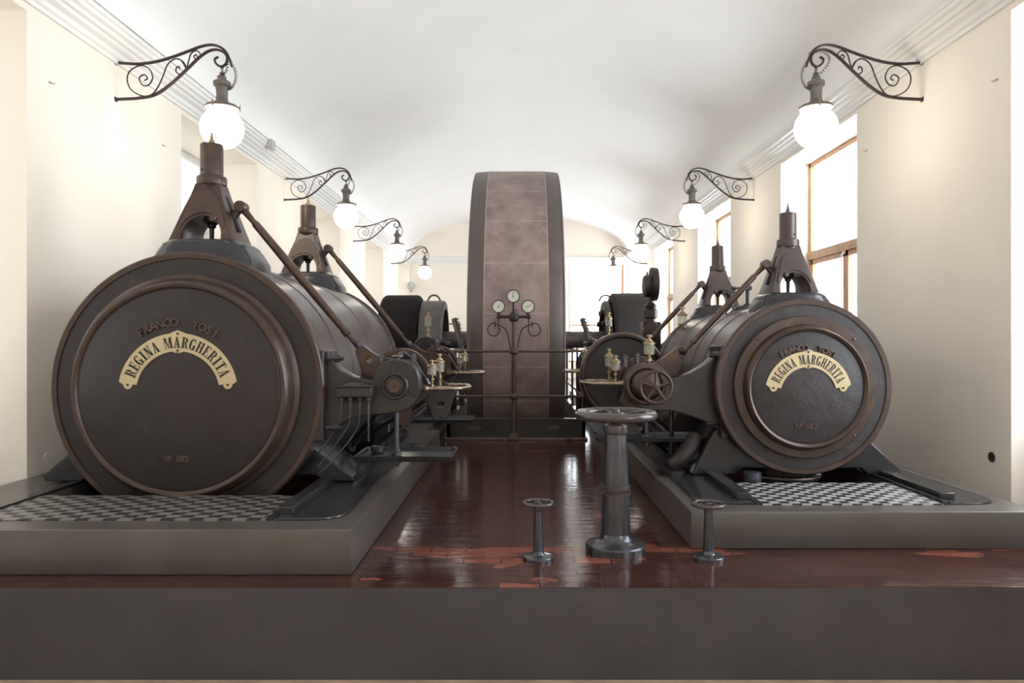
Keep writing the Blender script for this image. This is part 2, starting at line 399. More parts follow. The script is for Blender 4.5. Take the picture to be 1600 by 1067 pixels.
def window_side(idx, sx, y, xf):
    """oak frame with transom, two lights below and one above"""
    y0, y1 = y-WHALF, min(y+WHALF, Y1-.12); z0, z1 = .75, WTOP
    f = MB(); t = .075; d = .08
    X = sorted((sx*xf, sx*(xf+d)))
    f.box(*X, y0, y0+t, z0, z1); f.box(*X, y1-t, y1, z0, z1); f.box(*X, y0, y1, z1-t, z1); f.box(*X, y0, y1, z0, z0+t)
    XX = sorted((sx*(xf-.03), sx*(xf+d)))
    f.box(*XX, y0, y1, 2.80, 2.93)
    wd = 'wood' if sx > 0 else 'white_frame'; fr = struct('window_%d' % idx, f, wd, .006)
    g = MB(); XG = sorted((sx*(xf+.04), sx*(xf+.045))); g.box(*XG, y0+t, y1-t, 2.93, z1-t)
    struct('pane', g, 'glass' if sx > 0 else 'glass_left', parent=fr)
    ym = (y0+y1)/2
    for a, c in ((y0+t, ym-.01), (ym+.01, y1-t)):
        s_ = MB(); XS = sorted((sx*(xf+.0), sx*(xf+.06))); q = .075
        s_.box(*XS, a, a+q, z0+t, 2.8); s_.box(*XS, c-q, c, z0+t, 2.8); s_.box(*XS, a, c, 2.72, 2.8); s_.box(*XS, a, c, z0+t, z0+t+q)
        so = struct('casement', s_, wd, .004, parent=fr)
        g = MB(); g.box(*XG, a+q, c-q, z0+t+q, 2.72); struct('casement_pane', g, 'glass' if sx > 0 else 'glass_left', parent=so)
    h = MB(); h.tube([(sx*(xf-.03), ym, 2.78), (sx*(xf-.06), ym, 2.74), (sx*(xf-.06), ym-.01, 2.64)], .016, 8); h.lathe([(.03, 0), (.03, .02)], (sx*(xf-.03), ym, 2.78), 'X', 12)
    struct('catch', h, 'wallgrey', parent=fr)
    portal('daylight_portal', (sx*(xf+.12), y, (z0+z1)/2), (0, sx*pi/2, 0), z1-z0, y1-y0)
n_ = 1
for y in WIN_Y:
    window_side(n_, 1, y, XW+.46); n_ += 1
for y in WIN_Y:
    window_side(n_, -1, y, XW+.83); n_ += 1

# end walls
b = MB(); bx = (-XW-.95, 1.95, 4.14, XW+.95)
b.box(bx[0], bx[1], Y1, Y1+.5, ZF, 7); b.box(bx[2], bx[3], Y1, Y1+.5, ZF, 7)
b.box(bx[1], bx[2], Y1, Y1+.5, 4.55, 7); b.box(bx[1], bx[2], Y1, Y1+.5, ZF, .6)
struct('wall_back', b, 'plaster')
b = MB(); b.box(-XW-.95, XW+.95, Y0-.3, Y0, ZF, 7); struct('wall_front', b, 'plaster')
f = MB(); a, c = 1.95, 4.14; ye = Y1+.3
f.box(a, a+.08, ye, ye+.08, .6, 4.55); f.box(c-.08, c, ye, ye+.08, .6, 4.55); f.box(a, c, ye, ye+.08, 4.47, 4.55); f.box(a, c, ye, ye+.08, .6, .68); f.box(a, c, ye-.02, ye+.08, 2.04, 2.12)
fr = struct('window_%d' % n_, f, 'wood', .006)
g = MB(); g.box(a+.08, c-.08, ye+.04, ye+.045, .68, 4.47); struct('pane', g, 'glass', parent=fr)
portal('daylight_portal', ((a+c)/2, ye+.12, 2.6), (-pi/2, 0, 0), c-a, 3.95)
b = MB(); b.plate([[(1.42, ZF), (1.93, ZF), (1.93, 4.3), (1.9, 4.42), (1.8, 4.5), (1.55, 4.5), (1.45, 4.42), (1.42, 4.3)]], Y1-.12, Y1+.02, .01); struct('trim_1', b, 'plaster')

# vault: a flattened barrel vault
b = MB(); n = 48; prof = [(-XW-.06, SPRING-.1)]+[(-(XW+.0)*cos(pi*i/n), SPRING+RISE*sin(pi*i/n)) for i in range(n+1)]+[(XW+.06, SPRING-.1)]
k = len(prof); vs = []; ysn = [Y0-.2+(Y1+.4-Y0)*j/24 for j in range(25)]
for y in ysn: vs += [(x, y, z) for x, z in prof]
b.add(vs, [(j*k+i, j*k+i+1, (j+1)*k+i+1, (j+1)*k+i) for j in range(24) for i in range(k-1)])
c_ = struct('ceiling', b, 'white', sa=60)
b = MB(); b.box(-XW-1, XW+1, Y0-.4, Y1+.6, 7.0, 7.1); struct('roof', b, 'white')

# cornices (stepped mouldings), along both walls and the end wall
cp = [(0, 4.44), (.03, 4.44), (.035, 4.475), (.06, 4.49), (.07, 4.53), (.12, 4.555), (.13, 4.585), (.165, 4.59), (.18, 4.625), (.215, 4.64), (.22, 4.68), (.24, 4.685), (.24, 4.72), (.0, 4.78)]
for nm, sx in (('cornice_left', -1), ('cornice_right', 1)):
    b = MB(); k = len(cp)
    vs = [(sx*(XW-d), Y0, z) for d, z in cp]+[(sx*(XW-d), Y1, z) for d, z in cp]
    b.add(vs, [(i, (i+1) % k, k+(i+1) % k, k+i) for i in range(k)]); struct(nm, b, 'cornice', sa=25)
b = MB(); vs = [(-XW, Y1-d*.8, z) for d, z in cp]+[(XW, Y1-d*.8, z) for d, z in cp]
b.add(vs, [(i, (i+1) % k, k+(i+1) % k, k+i) for i in range(k)]); struct('cornice_back', b, 'cornice', sa=25)
b = MB(); b.tube([(-XW+.005*0-4.3*cos(pi*i/40)*0+(-4.26*cos(pi*i/40)), Y1-.03, SPRING+1.66*sin(pi*i/40)) for i in range(41)], .03, 6); struct('trim_2', b, 'cornice')

# museum floor, raised slab with a pit for the wheel, plinths
b = MB(); b.box(-XW-1, XW+1, Y0-.3, 4.5, ZF-.1, ZF); struct('floor', b, 'museum_floor')
PX0, PX1, PY0, PY1 = -1.02, .94, 11.16, 18.3
SL = 4.46
b = MB(); b.box(-XW-.9, XW+.5, SL, PY0, ZF-.1, -.004); b.box(-XW-.9, PX0, PY0, PY1, ZF-.1, -.004); b.box(PX1, XW+.5, PY0, PY1, ZF-.1, -.004); b.box(-XW-.9, XW+.5, PY1, Y1+.5, ZF-.1, -.004)
struct('raised_slab', b, 'slab')
b = MB(); b.box(-XW-.9, XW+.5, SL+.004, PY0, -.004, 0); b.box(-XW-.9, PX0, PY0, PY1, -.004, 0); b.box(PX1, XW+.5, PY0, PY1, -.004, 0); b.box(-XW-.9, XW+.5, PY1, Y1+.5, -.004, 0)
struct('tile_floor', b, 'tiles')
b = MB(); b.box(PX0-.1, PX0, PY0-.1, PY1+.1, -2.1, ZF-.1); b.box(PX1, PX1+.1, PY0-.1, PY1+.1, -2.1, ZF-.1); b.box(PX0, PX1, PY0-.1, PY0, -2.1, ZF-.1); b.box(PX0, PX1, PY1, PY1+.1, -2.1, ZF-.1); b.box(PX0-.1, PX1+.1, PY0-.1, PY1+.1, -2.2, -2.1)
struct('floor_pit', b, 'slab')

PL, PR = .289, .268
def xyplate(mb, outs, z0, z1, bevel=.002):
    return mb.plate(outs, z0, z1, bevel, xf=lambda v: (v[0], v[2], (z0+z1)-v[1]))
b = MB(); xyplate(b, [[(-XW-.02, 4.69), (-1.068, 4.69), (-1.068, 9.9), (-1.26, 9.9), (-1.26, 18), (-XW-.02, 18)], [(-3.69, 5.70), (-3.69, 9.7), (-1.64, 9.7), (-1.64, 5.70)]], 0, PL, .012)
struct('plinth_slab', b, 'plinth', sa=30)
b = MB(); xyplate(b, [[(1.234, 5.275), (3.76, 5.275), (3.76, 18), (1.234, 18)], [(1.8, 6.31), (1.8, 9.4), (3.2, 9.4), (3.2, 6.31)]], 0, PR, .012)
struct('plinth_slab.001', b, 'plinth', sa=30)

# ------------------------------------------------------------------ iron plates on the plinths
def xyplate(mb, outs, z0, z1, bevel=.002):
    return mb.plate(outs, z0, z1, bevel, xf=lambda v: (v[0], v[2], (z0+z1)-v[1]))
t = Thing('tread_plate', 'dull grey chequered iron tread plate in front of the larger cylinder', 'floor plate', (-2.68, 5.3, PL), 'tread plates before the cylinders')
b = MB(); b.box(-3.68, -1.70, 4.93, 5.70, PL, PL+.008); t.part('tread_surface', b, 'tread_left')
b = MB(); b.box(-3.76, -3.69, 4.93, 6.6, PL, PL+.022); t.part('edge_rail', b, 'matplate', .003); b = MB(); b.box(-1.70, -1.66, 4.93, 5.95, PL, PL+.014); t.part('edge_rail', b, 'matplate', .003)
t = Thing('tread_plate', 'bright chequered iron tread plate in front of the smaller cylinder', 'floor plate', (2.5, 5.9, PR), 'tread plates before the cylinders')
b = MB(); b.box(1.82, 3.17, 5.49, 6.31, PR, PR+.008); t.part('tread_surface', b, 'tread_right')
b = MB(); b.box(1.77, 1.82, 5.49, 6.45, PR, PR+.014); t.part('edge_rail', b, 'matplate', .003); b = MB(); b.box(3.17, 3.20, 5.49, 6.6, PR, PR+.03); t.part('edge_rail', b, 'matplate', .003)
def bedplate(name, label, x0, x1, y0, y1, z, mirror, railx):
    t = Thing(name, label, 'bed plate', ((x0+x1)/2, y0, z), 'iron bed plates beside the cylinders')
    r = .2; o = []
    # front outer corner rounded
    ox, ix = (x1, x0) if not mirror else (x0, x1)
    sg = 1 if not mirror else -1
    o = [(ix, y0)]+[(ox-sg*r+sg*r*sin(a), y0+r-r*cos(a)) for a in [pi/2*i/8 for i in range(9)]]+[(ox, y1), (ix, y1)]
    if mirror: o = o[::-1]
    b = MB(); xyplate(b, [o], z, z+.014, .003); t.part('plate', b, 'matplate')
    b = MB(); b.box(railx, railx+.11, y0+.1, y1-2.4, z+.012, z+.065); t.part('guide_rail', b, 'blue', .008)
    b = MB(); b.tube([(ox+sg*.012, y1, z+.008)]+[(p[0]+sg*.012, p[1]-.006, z+.008) for p in (o if not mirror else o[::-1])[9:0:-1]]+[(ix, y0-.012, z+.008)], .009, 6); t.part('edge_bead', b, 'matplate')
bedplate('bed_plate', 'dark iron bed plate with guide rail beside the dull tread plate', -1.64, -1.2, 4.95, 8.6, PL, False, -1.66)
bedplate('bed_plate', 'dark iron bed plate on the aisle edge beside the bright tread plate', 1.36, 1.76, 5.52, 9.0, PR, True, 1.66)
bedplate('bed_plate', 'long iron bed plate between bright tread plate and cream wall', 3.22, 3.62, 5.52, 9.0, PR, False, 3.22)

# ------------------------------------------------------------------ lettering
def glyphs():
    """condensed slab-serif capitals, unit height; each a list of outlines and a width"""
    q = lambda *p: list(p)
    def bar(x0, x1, z0, z1): return [(x0, z0), (x1, z0), (x1, z1), (x0, z1)]
    def diag(xb, xt, w_): return [(xb, 0), (xb+w_, 0), (xt+w_, 1), (xt, 1)]
    s_ = .06
    G = {}
    G['I'] = ([bar(.1, .29, 0, 1), bar(0, .39, 0, s_), bar(0, .39, 1-s_, 1)], .39)
    G['H'] = ([bar(.07, .24, 0, 1), bar(.43, .60, 0, 1), bar(.2, .47, .47, .54)]+[bar(x, x+.28, z, z+s_) for x in (.015, .375) for z in (0, 1-s_)], .67)
    G['T'] = ([bar(.2, .39, 0, 1), bar(.1, .49, 0, s_), bar(0, .59, 1-s_, 1), bar(0, .05, .74, 1), bar(.54, .59, .74, 1)], .59)
    G['E'] = ([bar(.07, .25, 0, 1), bar(0, .54, 0, s_), bar(0, .52, 1-s_, 1), bar(.2, .4, .48, .54), bar(.37, .41, .37, .65), bar(.49, .54, 0, .28), bar(.47, .52, .74, 1)], .56)
    def arc(cx, cz, ro, zo, ri, zi, a0, a1, n=14):
        return [(cx+ro*cos(radians(a0+(a1-a0)*i/n)), cz+zo*sin(radians(a0+(a1-a0)*i/n))) for i in range(n+1)] + \
               [(cx+ri*cos(radians(a1+(a0-a1)*i/n)), cz+zi*sin(radians(a1+(a0-a1)*i/n))) for i in range(n+1)]
    G['R'] = ([bar(.07, .25, 0, 1), bar(0, .33, 0, s_), bar(0, .3, 1-s_, 1), bar(.2, .33, .46, .52), arc(.3, .73, .28, .27, .09, .21, -90, 90),
               [(.3, .5), (.46, .46), (.56, .05), (.66, .05), (.66, 0), (.44, 0), (.36, .3)]], .66)
    G['G'] = ([arc(.3, .5, .3, .52, .11, .45, 45, 315, 22), bar(.38, .56, 0.02, .42), bar(.3, .62, .4, .45), bar(.5, .54, .72, 1)], .62)
    G['N'] = ([bar(.09, .15, 0, 1), bar(.5, .56, 0, 1), diag(.38, .06, .19), bar(0, .24, 0, s_), bar(.0, .2, 1-s_, 1), bar(.41, .65, 1-s_, 1)], .65)
    G['A'] = ([[(.08, 0), (.14, 0), (.31, .88), (.27, 1), (.26, 1)], [(.38, 0), (.58, 0), (.38, 1), (.25, 1)], bar(.14, .44, .28, .34), bar(0, .22, 0, s_), bar(.31, .66, 0, s_)], .66)
    G['M'] = ([bar(.09, .14, 0, 1), [(.38, 0), (.42, 0), (.28, 1), (.08, 1)], [(.37, 0), (.42, 0), (.64, 1), (.58, 1)], bar(.58, .77, 0, 1), bar(0, .23, 0, s_), bar(0, .2, 1-s_, 1), bar(.5, .85, 0, s_), bar(.6, .85, 1-s_, 1)], .85)
    return G
GL = glyphs()
def name_plate(th, cx, cz, y, Ro, Ri, a_end):
    """arched brass plate with scalloped middle and eared ends, slab-serif REGINA MARGHERITA, four rivets"""
    o = []; n = 40
    A = [a_end+(180-2*a_end)*i/n for i in range(n+1)]
    for a in A:
        d = abs(a-90); r = Ro+(.022*Ro/.46*(1 if d < 3.2 else max(0, 1-(d-3.2)/2.2)*.75 if d < 5.4 else (.25 if d < 6.4 else 0)))
        o.append((cx+r*cos(radians(a)), cz+r*sin(radians(a))))
    er = (Ro-Ri)*.25
    def ear(sg):
        e = []; a = radians(a_end); rm = Ri+(Ro-Ri)*.5
        px, pz = cx+sg*rm*cos(a), cz+rm*sin(a)-er*.25
        for i in range(9):
            t_ = pi*i/8; e.append((px-sg*er*cos(t_)*-1*-1, pz-er*sin(t_)*1.05))
        return e
    inner = []
    for a in A[::-1]:
        d = abs(a-90); r = Ri-(.012*Ro/.46 if d < 4.5 else 0)
        inner.append((cx+r*cos(radians(a)), cz+r*sin(radians(a))))
    e1 = ear(-1); e2 = ear(1)
    # order: outer right->left, left ear, inner left->right, right ear
    e1 = sorted(e1, key=lambda p: p[0]); e2 = sorted(e2, key=lambda p: p[0])
    pts = o+e1+inner+e2
    b = MB(); b.plate([pts], y-.008, y, .0015)
    pl = th.part('name_plate', b, 'plate', label='arched brass name plate')
    L = MB(); txt = 'REGINA MARGHERITA'
    h = (Ro-Ri)*.60; rb = Ri+(Ro-Ri)*.19
    gap = .1; sx = 1.0
    ws = [(.42 if ch == ' ' else GL[ch][1]+gap) for ch in txt]
    tot = sum(ws); span = radians(180-2*a_end-15); rm = rb+h*.45
    kx = span*rm/(tot*h)
    pos = 0
    for ch, w_ in zip(txt, ws):
        mid = pos+w_/2; pos += w_
        if ch == ' ': continue
        ang = pi/2+span/2-span*mid/tot
        outs, gw = GL[ch]
        for ol in outs:
            P = []
            for gx, gz in ol:
                lx = (gx-gw/2)*h*kx; lr = rb+gz*h
                P.append((cx+lr*cos(ang)+lx*sin(ang), cz+lr*sin(ang)-lx*cos(ang)))
            vs = [(p[0], y-.0098, p[1]) for p in P]+[(p[0], y-.0075, p[1]) for p in P]; m_ = len(P)
            L.add(vs, [tuple(range(m_))]+[(i, (i+1) % m_, m_+(i+1) % m_, m_+i) for i in range(m_)])
    th.part('plate_lettering', L, 'ink', parent=pl, label='black REGINA MARGHERITA lettering')
    rc = (Ro-Ri)*.07
    rm = (Ri+Ro)/2; a = radians(a_end)
    for px, pz in ((cx, cz+Ro-rc*.6), (cx, cz+Ri+rc*.6), (cx-rm*cos(a), cz+rm*sin(a)-er*.35), (cx+rm*cos(a), cz+rm*sin(a)-er*.35)):
        R_ = MB(); R_.lathe([(rc, -.004), (rc*.9, -.010), (rc*.5, -.014), (0, -.015)], (px, y-.004, pz), 'Y', 12)
        th.part('rivet', R_, 'brown', parent=pl)
def cast_letters(th, cx, cz, y, Rm, h, a0, a1, zn, hn):
    L = MB(); txt = 'FRANCO  TOSI'
    for i, ch in enumerate(txt):
        if i == 7: th.part('cast_name', L, 'rust', label='raised FRANCO casting'); L = MB()
        if ch == ' ': continue
        a = radians(a0+(a1-a0)*i/(len(txt)-1)); th_ = pi/2-a
        bx_, bz_ = cx+Rm*cos(th_), cz+Rm*sin(th_)
        L.text(ch, h*1.38, .009, lambda v, a=a, bx_=bx_, bz_=bz_: (bx_+v.x*cos(a)+v.y*sin(a), y-.003-v.z, bz_-v.x*sin(a)+v.y*cos(a)))
    th.part('cast_name', L, 'rust', label='raised TOSI casting')
    L = MB(); L.text('N', hn*1.38, .005, lambda v: (cx-hn*1.75+v.x, y-.002-v.z, zn+v.y))
    L.text('o', hn*.8, .005, lambda v: (cx-hn*1.05+v.x, y-.002-v.z, zn+hn*.3+v.y))
    th.part('cast_number', L, 'rust', label='raised number sign'); L = MB()
    L.text('882', hn*1.38, .005, lambda v: (cx+hn*.85+v.x, y-.002-v.z, zn+v.y))
    th.part('cast_number', L, 'rust', label='raised 882 casting')

# ------------------------------------------------------------------ cylinders
def cylinder(label, cx, cz, yf, Rf, Rbar, yb, rings, ycov, Rpan, bead, Rscrew, plate, letters, bands, saddle, covmat, beadmat):
    t = Thing('steam_cylinder', label, 'steam cylinder', (cx, yf, cz-Rf), 'horizontal steam engine cylinders')
    b = MB(); prof = [(0.0, yf+.02), (Rbar, yf+.04)]
    for yb_ in bands:
        prof += [(Rbar, yb_-.02), (Rbar+.006, yb_-.018), (Rbar+.006, yb_-.006), (Rbar-.008, yb_-.005), (Rbar-.008, yb_+.004), (Rbar, yb_+.005)]
    prof += [(Rbar, yb-.06), (Rbar+.02, yb-.055), (Rbar+.02, yb), (Rbar*.9, yb+.02), (0, yb+.02)]
    b.lathe([(r, h) for r, h in prof], (cx, 0, cz), 'Y', 128); t.part('barrel', b, 'barrel')
    # outer brown flange
    b = MB(); b.lathe([(Rf-.055, yf+.012), (Rf-.05, yf+.002), (Rf-.012, yf), (Rf, yf+.012), (Rf, yf+.09), (Rf-.004, yf+.1), (Rbar-.01, yf+.1)], (cx, 0, cz), 'Y', 128)
    b.f = [f_ for f_ in b.f if len(f_) < 100]
    t.part('flange', b, 'brown')
    b = MB(); b.lathe([(Rf-.05, yf+.02), (Rf-.052, yf+.012), (Rscrew*1.0, yf+.012), (Rscrew*.9, yf+.012)], (cx, 0, cz), 'Y', 128); b.f = [f_ for f_ in b.f if len(f_) < 100]
    t.part('face_ring', b, covmat)
    # screw ring and bead
    b = MB(); b.lathe([(Rscrew, yf+.014), (Rscrew, yf-.03), (Rscrew-.008, yf-.038)]+bead+[(Rpan-.01, ycov+.02)], (cx, 0, cz), 'Y', 128); b.f = [f_ for f_ in b.f if len(f_) < 100]
    t.part('bead_ring', b, beadmat, label='brown moulded ring')
    b = MB(); b.lathe([(Rpan+.012, ycov+.012), (Rpan-.002, ycov+.003), (Rpan-.01, ycov), (0, ycov)], (cx, 0, cz), 'Y', 128); b.f = [f_ for f_ in b.f if len(f_) < 100]
    t.part('end_cover', b, covmat)
    for a in rings[1]:
        b = MB(); px, pz = cx+rings[0]*cos(radians(a)), cz+rings[0]*sin(radians(a))
        b.lathe([(.012, .0), (.011, -.008), (.006, -.012), (0, -.013)], (px, yf-.038, pz), 'Y', 12); t.part('screw', b, 'bolt')
    name_plate(t, *plate); cast_letters(t, *letters)
    for nm, ol, y0, y1 in saddle:
        b = MB(); b.plate([ol], y0, y1, .012); t.part(nm, b, 'blue' if nm == 'saddle' else 'cast')
    return t

cxL, czL = -2.64, 1.113
ypL = 5.712
fl = [(-3.99, PL+.02), (-4.02, .345), (-4.0, .365), (-3.815, .53), (-3.35, .93), (-1.93, .78), (-1.737, .589), (-1.423, .362), (-1.40, .35), (-1.39, PL+.02), (-1.64, PL+.02), (-1.72, .36), (-2.2, .36), (-3.1, .36), (-3.55, .36), (-3.7, PL+.02)]
cylinder('larger steam cylinder with wide smooth dark end cover and brass name arch', cxL, czL, 5.85, 1.0886, 1.063, 9.54,
         (.865, (47, 133, 180, 0, 236, 304)), ypL, .787,
         [(.885, 5.808), (.872, 5.802), (.86, 5.77), (.845, 5.722), (.825, 5.70), (.806, 5.70), (.797, 5.707), (.79, 5.716)], .905,
         (-2.646, 1.088, ypL, .4655, .324, 11), (-2.652, 1.085, ypL, .548, .062, -31, 33, .575, .048), [6.55, 7.05, 8.1, 9.3],
         [('saddle', fl, 6.2, 6.78), ('saddle', fl, 8.7, 9.3)], 'cover', 'brown')
b = MB()
cxR, czR = 2.499, 1.088
ypR = 6.362
fr_ = [(1.57, PR+.02), (1.56, .30), (1.59, .36), (1.75, .665), (1.95, .9), (3.0, .75), (3.178, .573), (3.42, .345), (3.435, .32), (3.435, PR+.02), (3.14, PR+.02), (3.08, .345), (2.0, .345), (1.95, PR+.02)]
cylinder('smaller steam cylinder with rough cast cover and thick round bead ring', cxR, czR, 6.45, .774, .742, 9.33,
         (.592, (45, 135, 225, 315)), ypR, .483,
         [(.55, 6.412), (.545, 6.40), (.54, 6.372), (.528, 6.348), (.512, 6.338), (.497, 6.345), (.487, 6.362)], .622,
         (2.499, 1.022, ypR, .379, .243, 14), (2.487, .985, ypR, .445, .05, -29, 31, .752, .045), [7.15, 7.6, 8.5],
         [('saddle', fr_, 6.62, 7.2), ('saddle', fr_, 8.6, 9.1)], 'cover_rough', 'brown')
# drain flange under the smaller cylinder, pipes in the pit
t = Thing('drain_flange', 'round dark flange under the smaller cylinder behind bright tread plate', 'pipe flange', (2.44, 6.85, 0.01))
b = MB(); b.lathe([(.2, .0), (.2, .22), (.33, .22), (.33, .262), (.26, .27), (.26, .36), (.22, .38), (0, .38)], (2.44, 6.85, .01), 'Z', 48); t.part('body', b, 'cast')
b = MB(); b.lathe([(.345, .24), (.35, .25), (.345, .262), (.33, .262)], (2.44, 6.85, .01), 'Z', 48); b.f = [q for q in b.f if len(q) < 40]; t.part('rim_ring', b, 'brown')
t = Thing('drain_pipe', 'short blue-grey pipe stub beside the bright tread plate', 'pipe', (2.05, 6.45, 0.01))
b = MB(); b.lathe([(.075, 0), (.075, .33), (.06, .335), (0, .335)], (2.05, 6.46, .01), 'Z', 24); t.part('body', b, 'bolt')

# ------------------------------------------------------------------ valve towers
def tower(label, x, y, z, kx, kz, mir, rod_to, Rb, cz, mt='tower'):
    """mir = +1 arm to the aisle on the right, -1 on the left; (x, y, z) = middle of the top of the dome base"""
    t = Thing('valve_tower', label, 'valve tower', (x, y, z), 'valve gear towers on the cylinders')
    X = lambda d: x+mir*d*kx
    Z = lambda d: z+d*kz
    # dome base, standing on the barrel
    def sec(hx0, hx1, hy, zz, r): return [(x+p, y+q, zz) for p, q in rrect(-hx0*kx, hx1*kx, -hy*kx, hy*kx, r*kx)]
    b = MB(); b.loft([sec(.40, .44, .42, z-.3*kz, .2), sec(.385, .42, .41, z-.16*kz, .2), sec(.345, .37, .38, z-.07*kz, .2), sec(.33, .35, .365, z-.045*kz, .2), sec(.33, .35, .365, z-.035*kz, .2), sec(.30, .32, .34, z-.008*kz, .2), sec(.285, .305, .325, z, .2)])
    t.part('dome_base', b, 'blue', sa=50)
    # A-frame casting with arched opening
    hb, ht, H = .265, .105, .50
    arch = [(.165*cos(pi*i/16), .03+.185*sin(pi*i/16)) for i in range(17)]
    outl = [(-hb, 0), (-.165, 0)]+[(-a_, c_) for a_, c_ in arch]+[(.165, 0), (hb, 0)]
    side = smooth([(hb, .0), (.225, .12), (.175, .28), (.13, .40), (ht, H)], 4)
    outl = [(-hb, 0), (-.165, 0)]+[(-a_, c_) for a_, c_ in arch][1:-1]+[(.165, 0)]+side+[(-p, q) for p, q in side[::-1]][:-1]
    outl = [(x+p*kx, z+q*kz) for p, q in outl]
    def tap(v):
        f_ = 1-.62*min(1, max(0, (v[2]-z)/(H*kz)))
        return (v[0], y+(v[1]-y)*f_, v[2])
    b = MB(); b.plate([outl], y-.235*kx, y+.235*kx, .008, xf=tap); fr = t.part('yoke', b, mt, sa=30)
    # raised shield on the front of the yoke
    sh = [(-.205, .10), (-.175, .085)]
    sh = smooth([(-.19, .12), (-.15, .26), (-.115, .36), (-.06, .42), (0, .435), (.06, .42), (.115, .36), (.15, .26), (.19, .12)], 4)
    sh += [(.185*cos(pi*i/12), .055+.185*sin(pi*i/12)) for i in range(1, 12)]
    pts = [(x+p*kx, z+q*kz) for p, q in sh]
    def front(v):
        f_ = 1-.62*min(1, max(0, (v[2]-z)/(H*kz)))
        return (v[0], y-.235*kx*f_-.001+(v[1]-y), v[2])
    b = MB(); b.plate([pts], y-.008, y+.008, .003, xf=front); t.part('shield', b, 'shield' if kx == 1 else mt, parent=fr)
    # solid strip in shadow-dark colour, standing for the opening the arm leaves by
    b = MB(); p0 = Vector((X(.118), y, Z(.40))); p1 = Vector((X(.235), y, Z(.10)))
    d = (p1-p0).normalized(); nrm = Vector((-d.z, 0, d.x)); nrm = nrm if nrm.x*mir > 0 else -nrm
    q0, q1 = p0+nrm*.012*kx, p1+nrm*.014*kx
    vs = []
    for p, q in ((p0, q0), (p1, q1)):
        for yy in (-.03*kx, .03*kx): vs += [(p.x, y+yy, p.z), (q.x, y+yy, q.z)]
    b.add(vs, [(0, 1, 3, 2), (4, 6, 7, 5), (0, 4, 5, 1), (2, 3, 7, 6), (1, 5, 7, 3), (0, 2, 6, 4)]); t.part('slot_shade', b, 'dark', parent=fr)
    # spindle under the arch
    b = MB(); b.lathe([(0, .235), (.075, .235), (.07, .2), (.045, .165), (.035, .16), (.035, .14), (.02, .13), (.018, .0), (.03, 0)], (0, 0, 0), 'Z', 24)
    b.v = [(x+v[0]*kx, y+v[1]*kx, z+v[2]*kz) for v in b.v]; t.part('valve_spindle', b, 'cast')
    # collar, column, finial
    def lz(prof, nm, m, bb=0):
        b = MB(); b.lathe(prof, (0, 0, 0), 'Z', 36); b.v = [(x+v[0]*kx, y+v[1]*kx, z+v[2]*kz) for v in b.v]; return t.part(nm, b, m)
    lz([(.1, .47), (.108, .492), (.121, .498), (.124, .505), (.124, .56), (.118, .572), (.1, .58)], 'collar', mt)
    lz([(.094, .575), (.094, .84), (.09, .852), (.07, .858), (0, .858)], 'spring_case', mt)
    lz([(.036, .855), (.036, .868), (.026, .872), (.026, .892), (.016, .896), (.016, .92), (.009, .925), (.008, .955), (0, .957)], 'finial', 'brass' if kx == 1 else 'bolt')
    b = MB(); b.lathe([(.008, 0), (.008, -.004), (0, -.004)], (X(.05*mir if 0 else -.045), y-.088*kx, Z(.62)), 'Y', 10); t.part('pin_hole_shade', b, 'dark')  # raised disc, the darkness of a hole put into its colour
    # pivot bolt, arm, rod
    b = MB(); yb = y-.17*kx; b.lathe([(.03*kx, .03), (.03*kx, -.02), (.022*kx, -.03), (0, -.031)], (X(.085), yb, Z(.19)), 'Y', 20); t.part('pivot_bolt', b, mt)
    A = Vector((X(.12), y, Z(.16))); B = Vector((X(.255), y, Z(.315)))
    b = MB(); b.tube([A, A.lerp(B, .5), B], [.042*kx, .036*kx, .03*kx], 12); b.lathe([(0, -.06*kx), (.046*kx, -.06*kx), (.05*kx, -.05*kx), (.05*kx, .05*kx), (.046*kx, .06*kx), (0, .06*kx)], B, 'Y', 24)
    t.part('rocker_arm', b, mt)
    E = Vector(rod_to); C = B+(E-B).normalized()*.05*kx
    dd = (E-B).normalized(); Lr = (E-B).length
    P = [B+dd*s_ for s_ in (0, .03*kx, .06*kx, .15*kx, .17*kx, .19*kx, Lr*.45, Lr*.86, Lr*.87, Lr*.9, Lr*.905, Lr)]
    R_ = [.03, .034, .03, .024, .024, .033, .038, .03, .036, .036, .022, .022]
    b = MB(); b.tube(P, [r*kx for r in R_], 14); t.part('push_rod', b, 'rod')
    return t
xr, zr = W(563, 545, 6.3)
TL = tower('brown valve tower nearest the viewer on the larger cylinder', cxL, 6.325, 2.325, 1, 1, 1, (xr, 6.28, zr), 1.06, czL)
dup(TL.o, (cxL, 9.23-.02, 2.325), 'brown valve tower at the far end of the larger cylinder')
xr, zr = W(1068, 548, 6.95)
TR = tower('grey-brown valve tower nearest the viewer on the smaller cylinder', cxR, 6.84, 1.925, .82, .88, -1, (xr, 6.9, zr), .74, czR, 'tower_grey')
dup(TR.o, (cxR, 9.25, 1.925), 'grey-brown valve tower at the far end of the smaller cylinder')

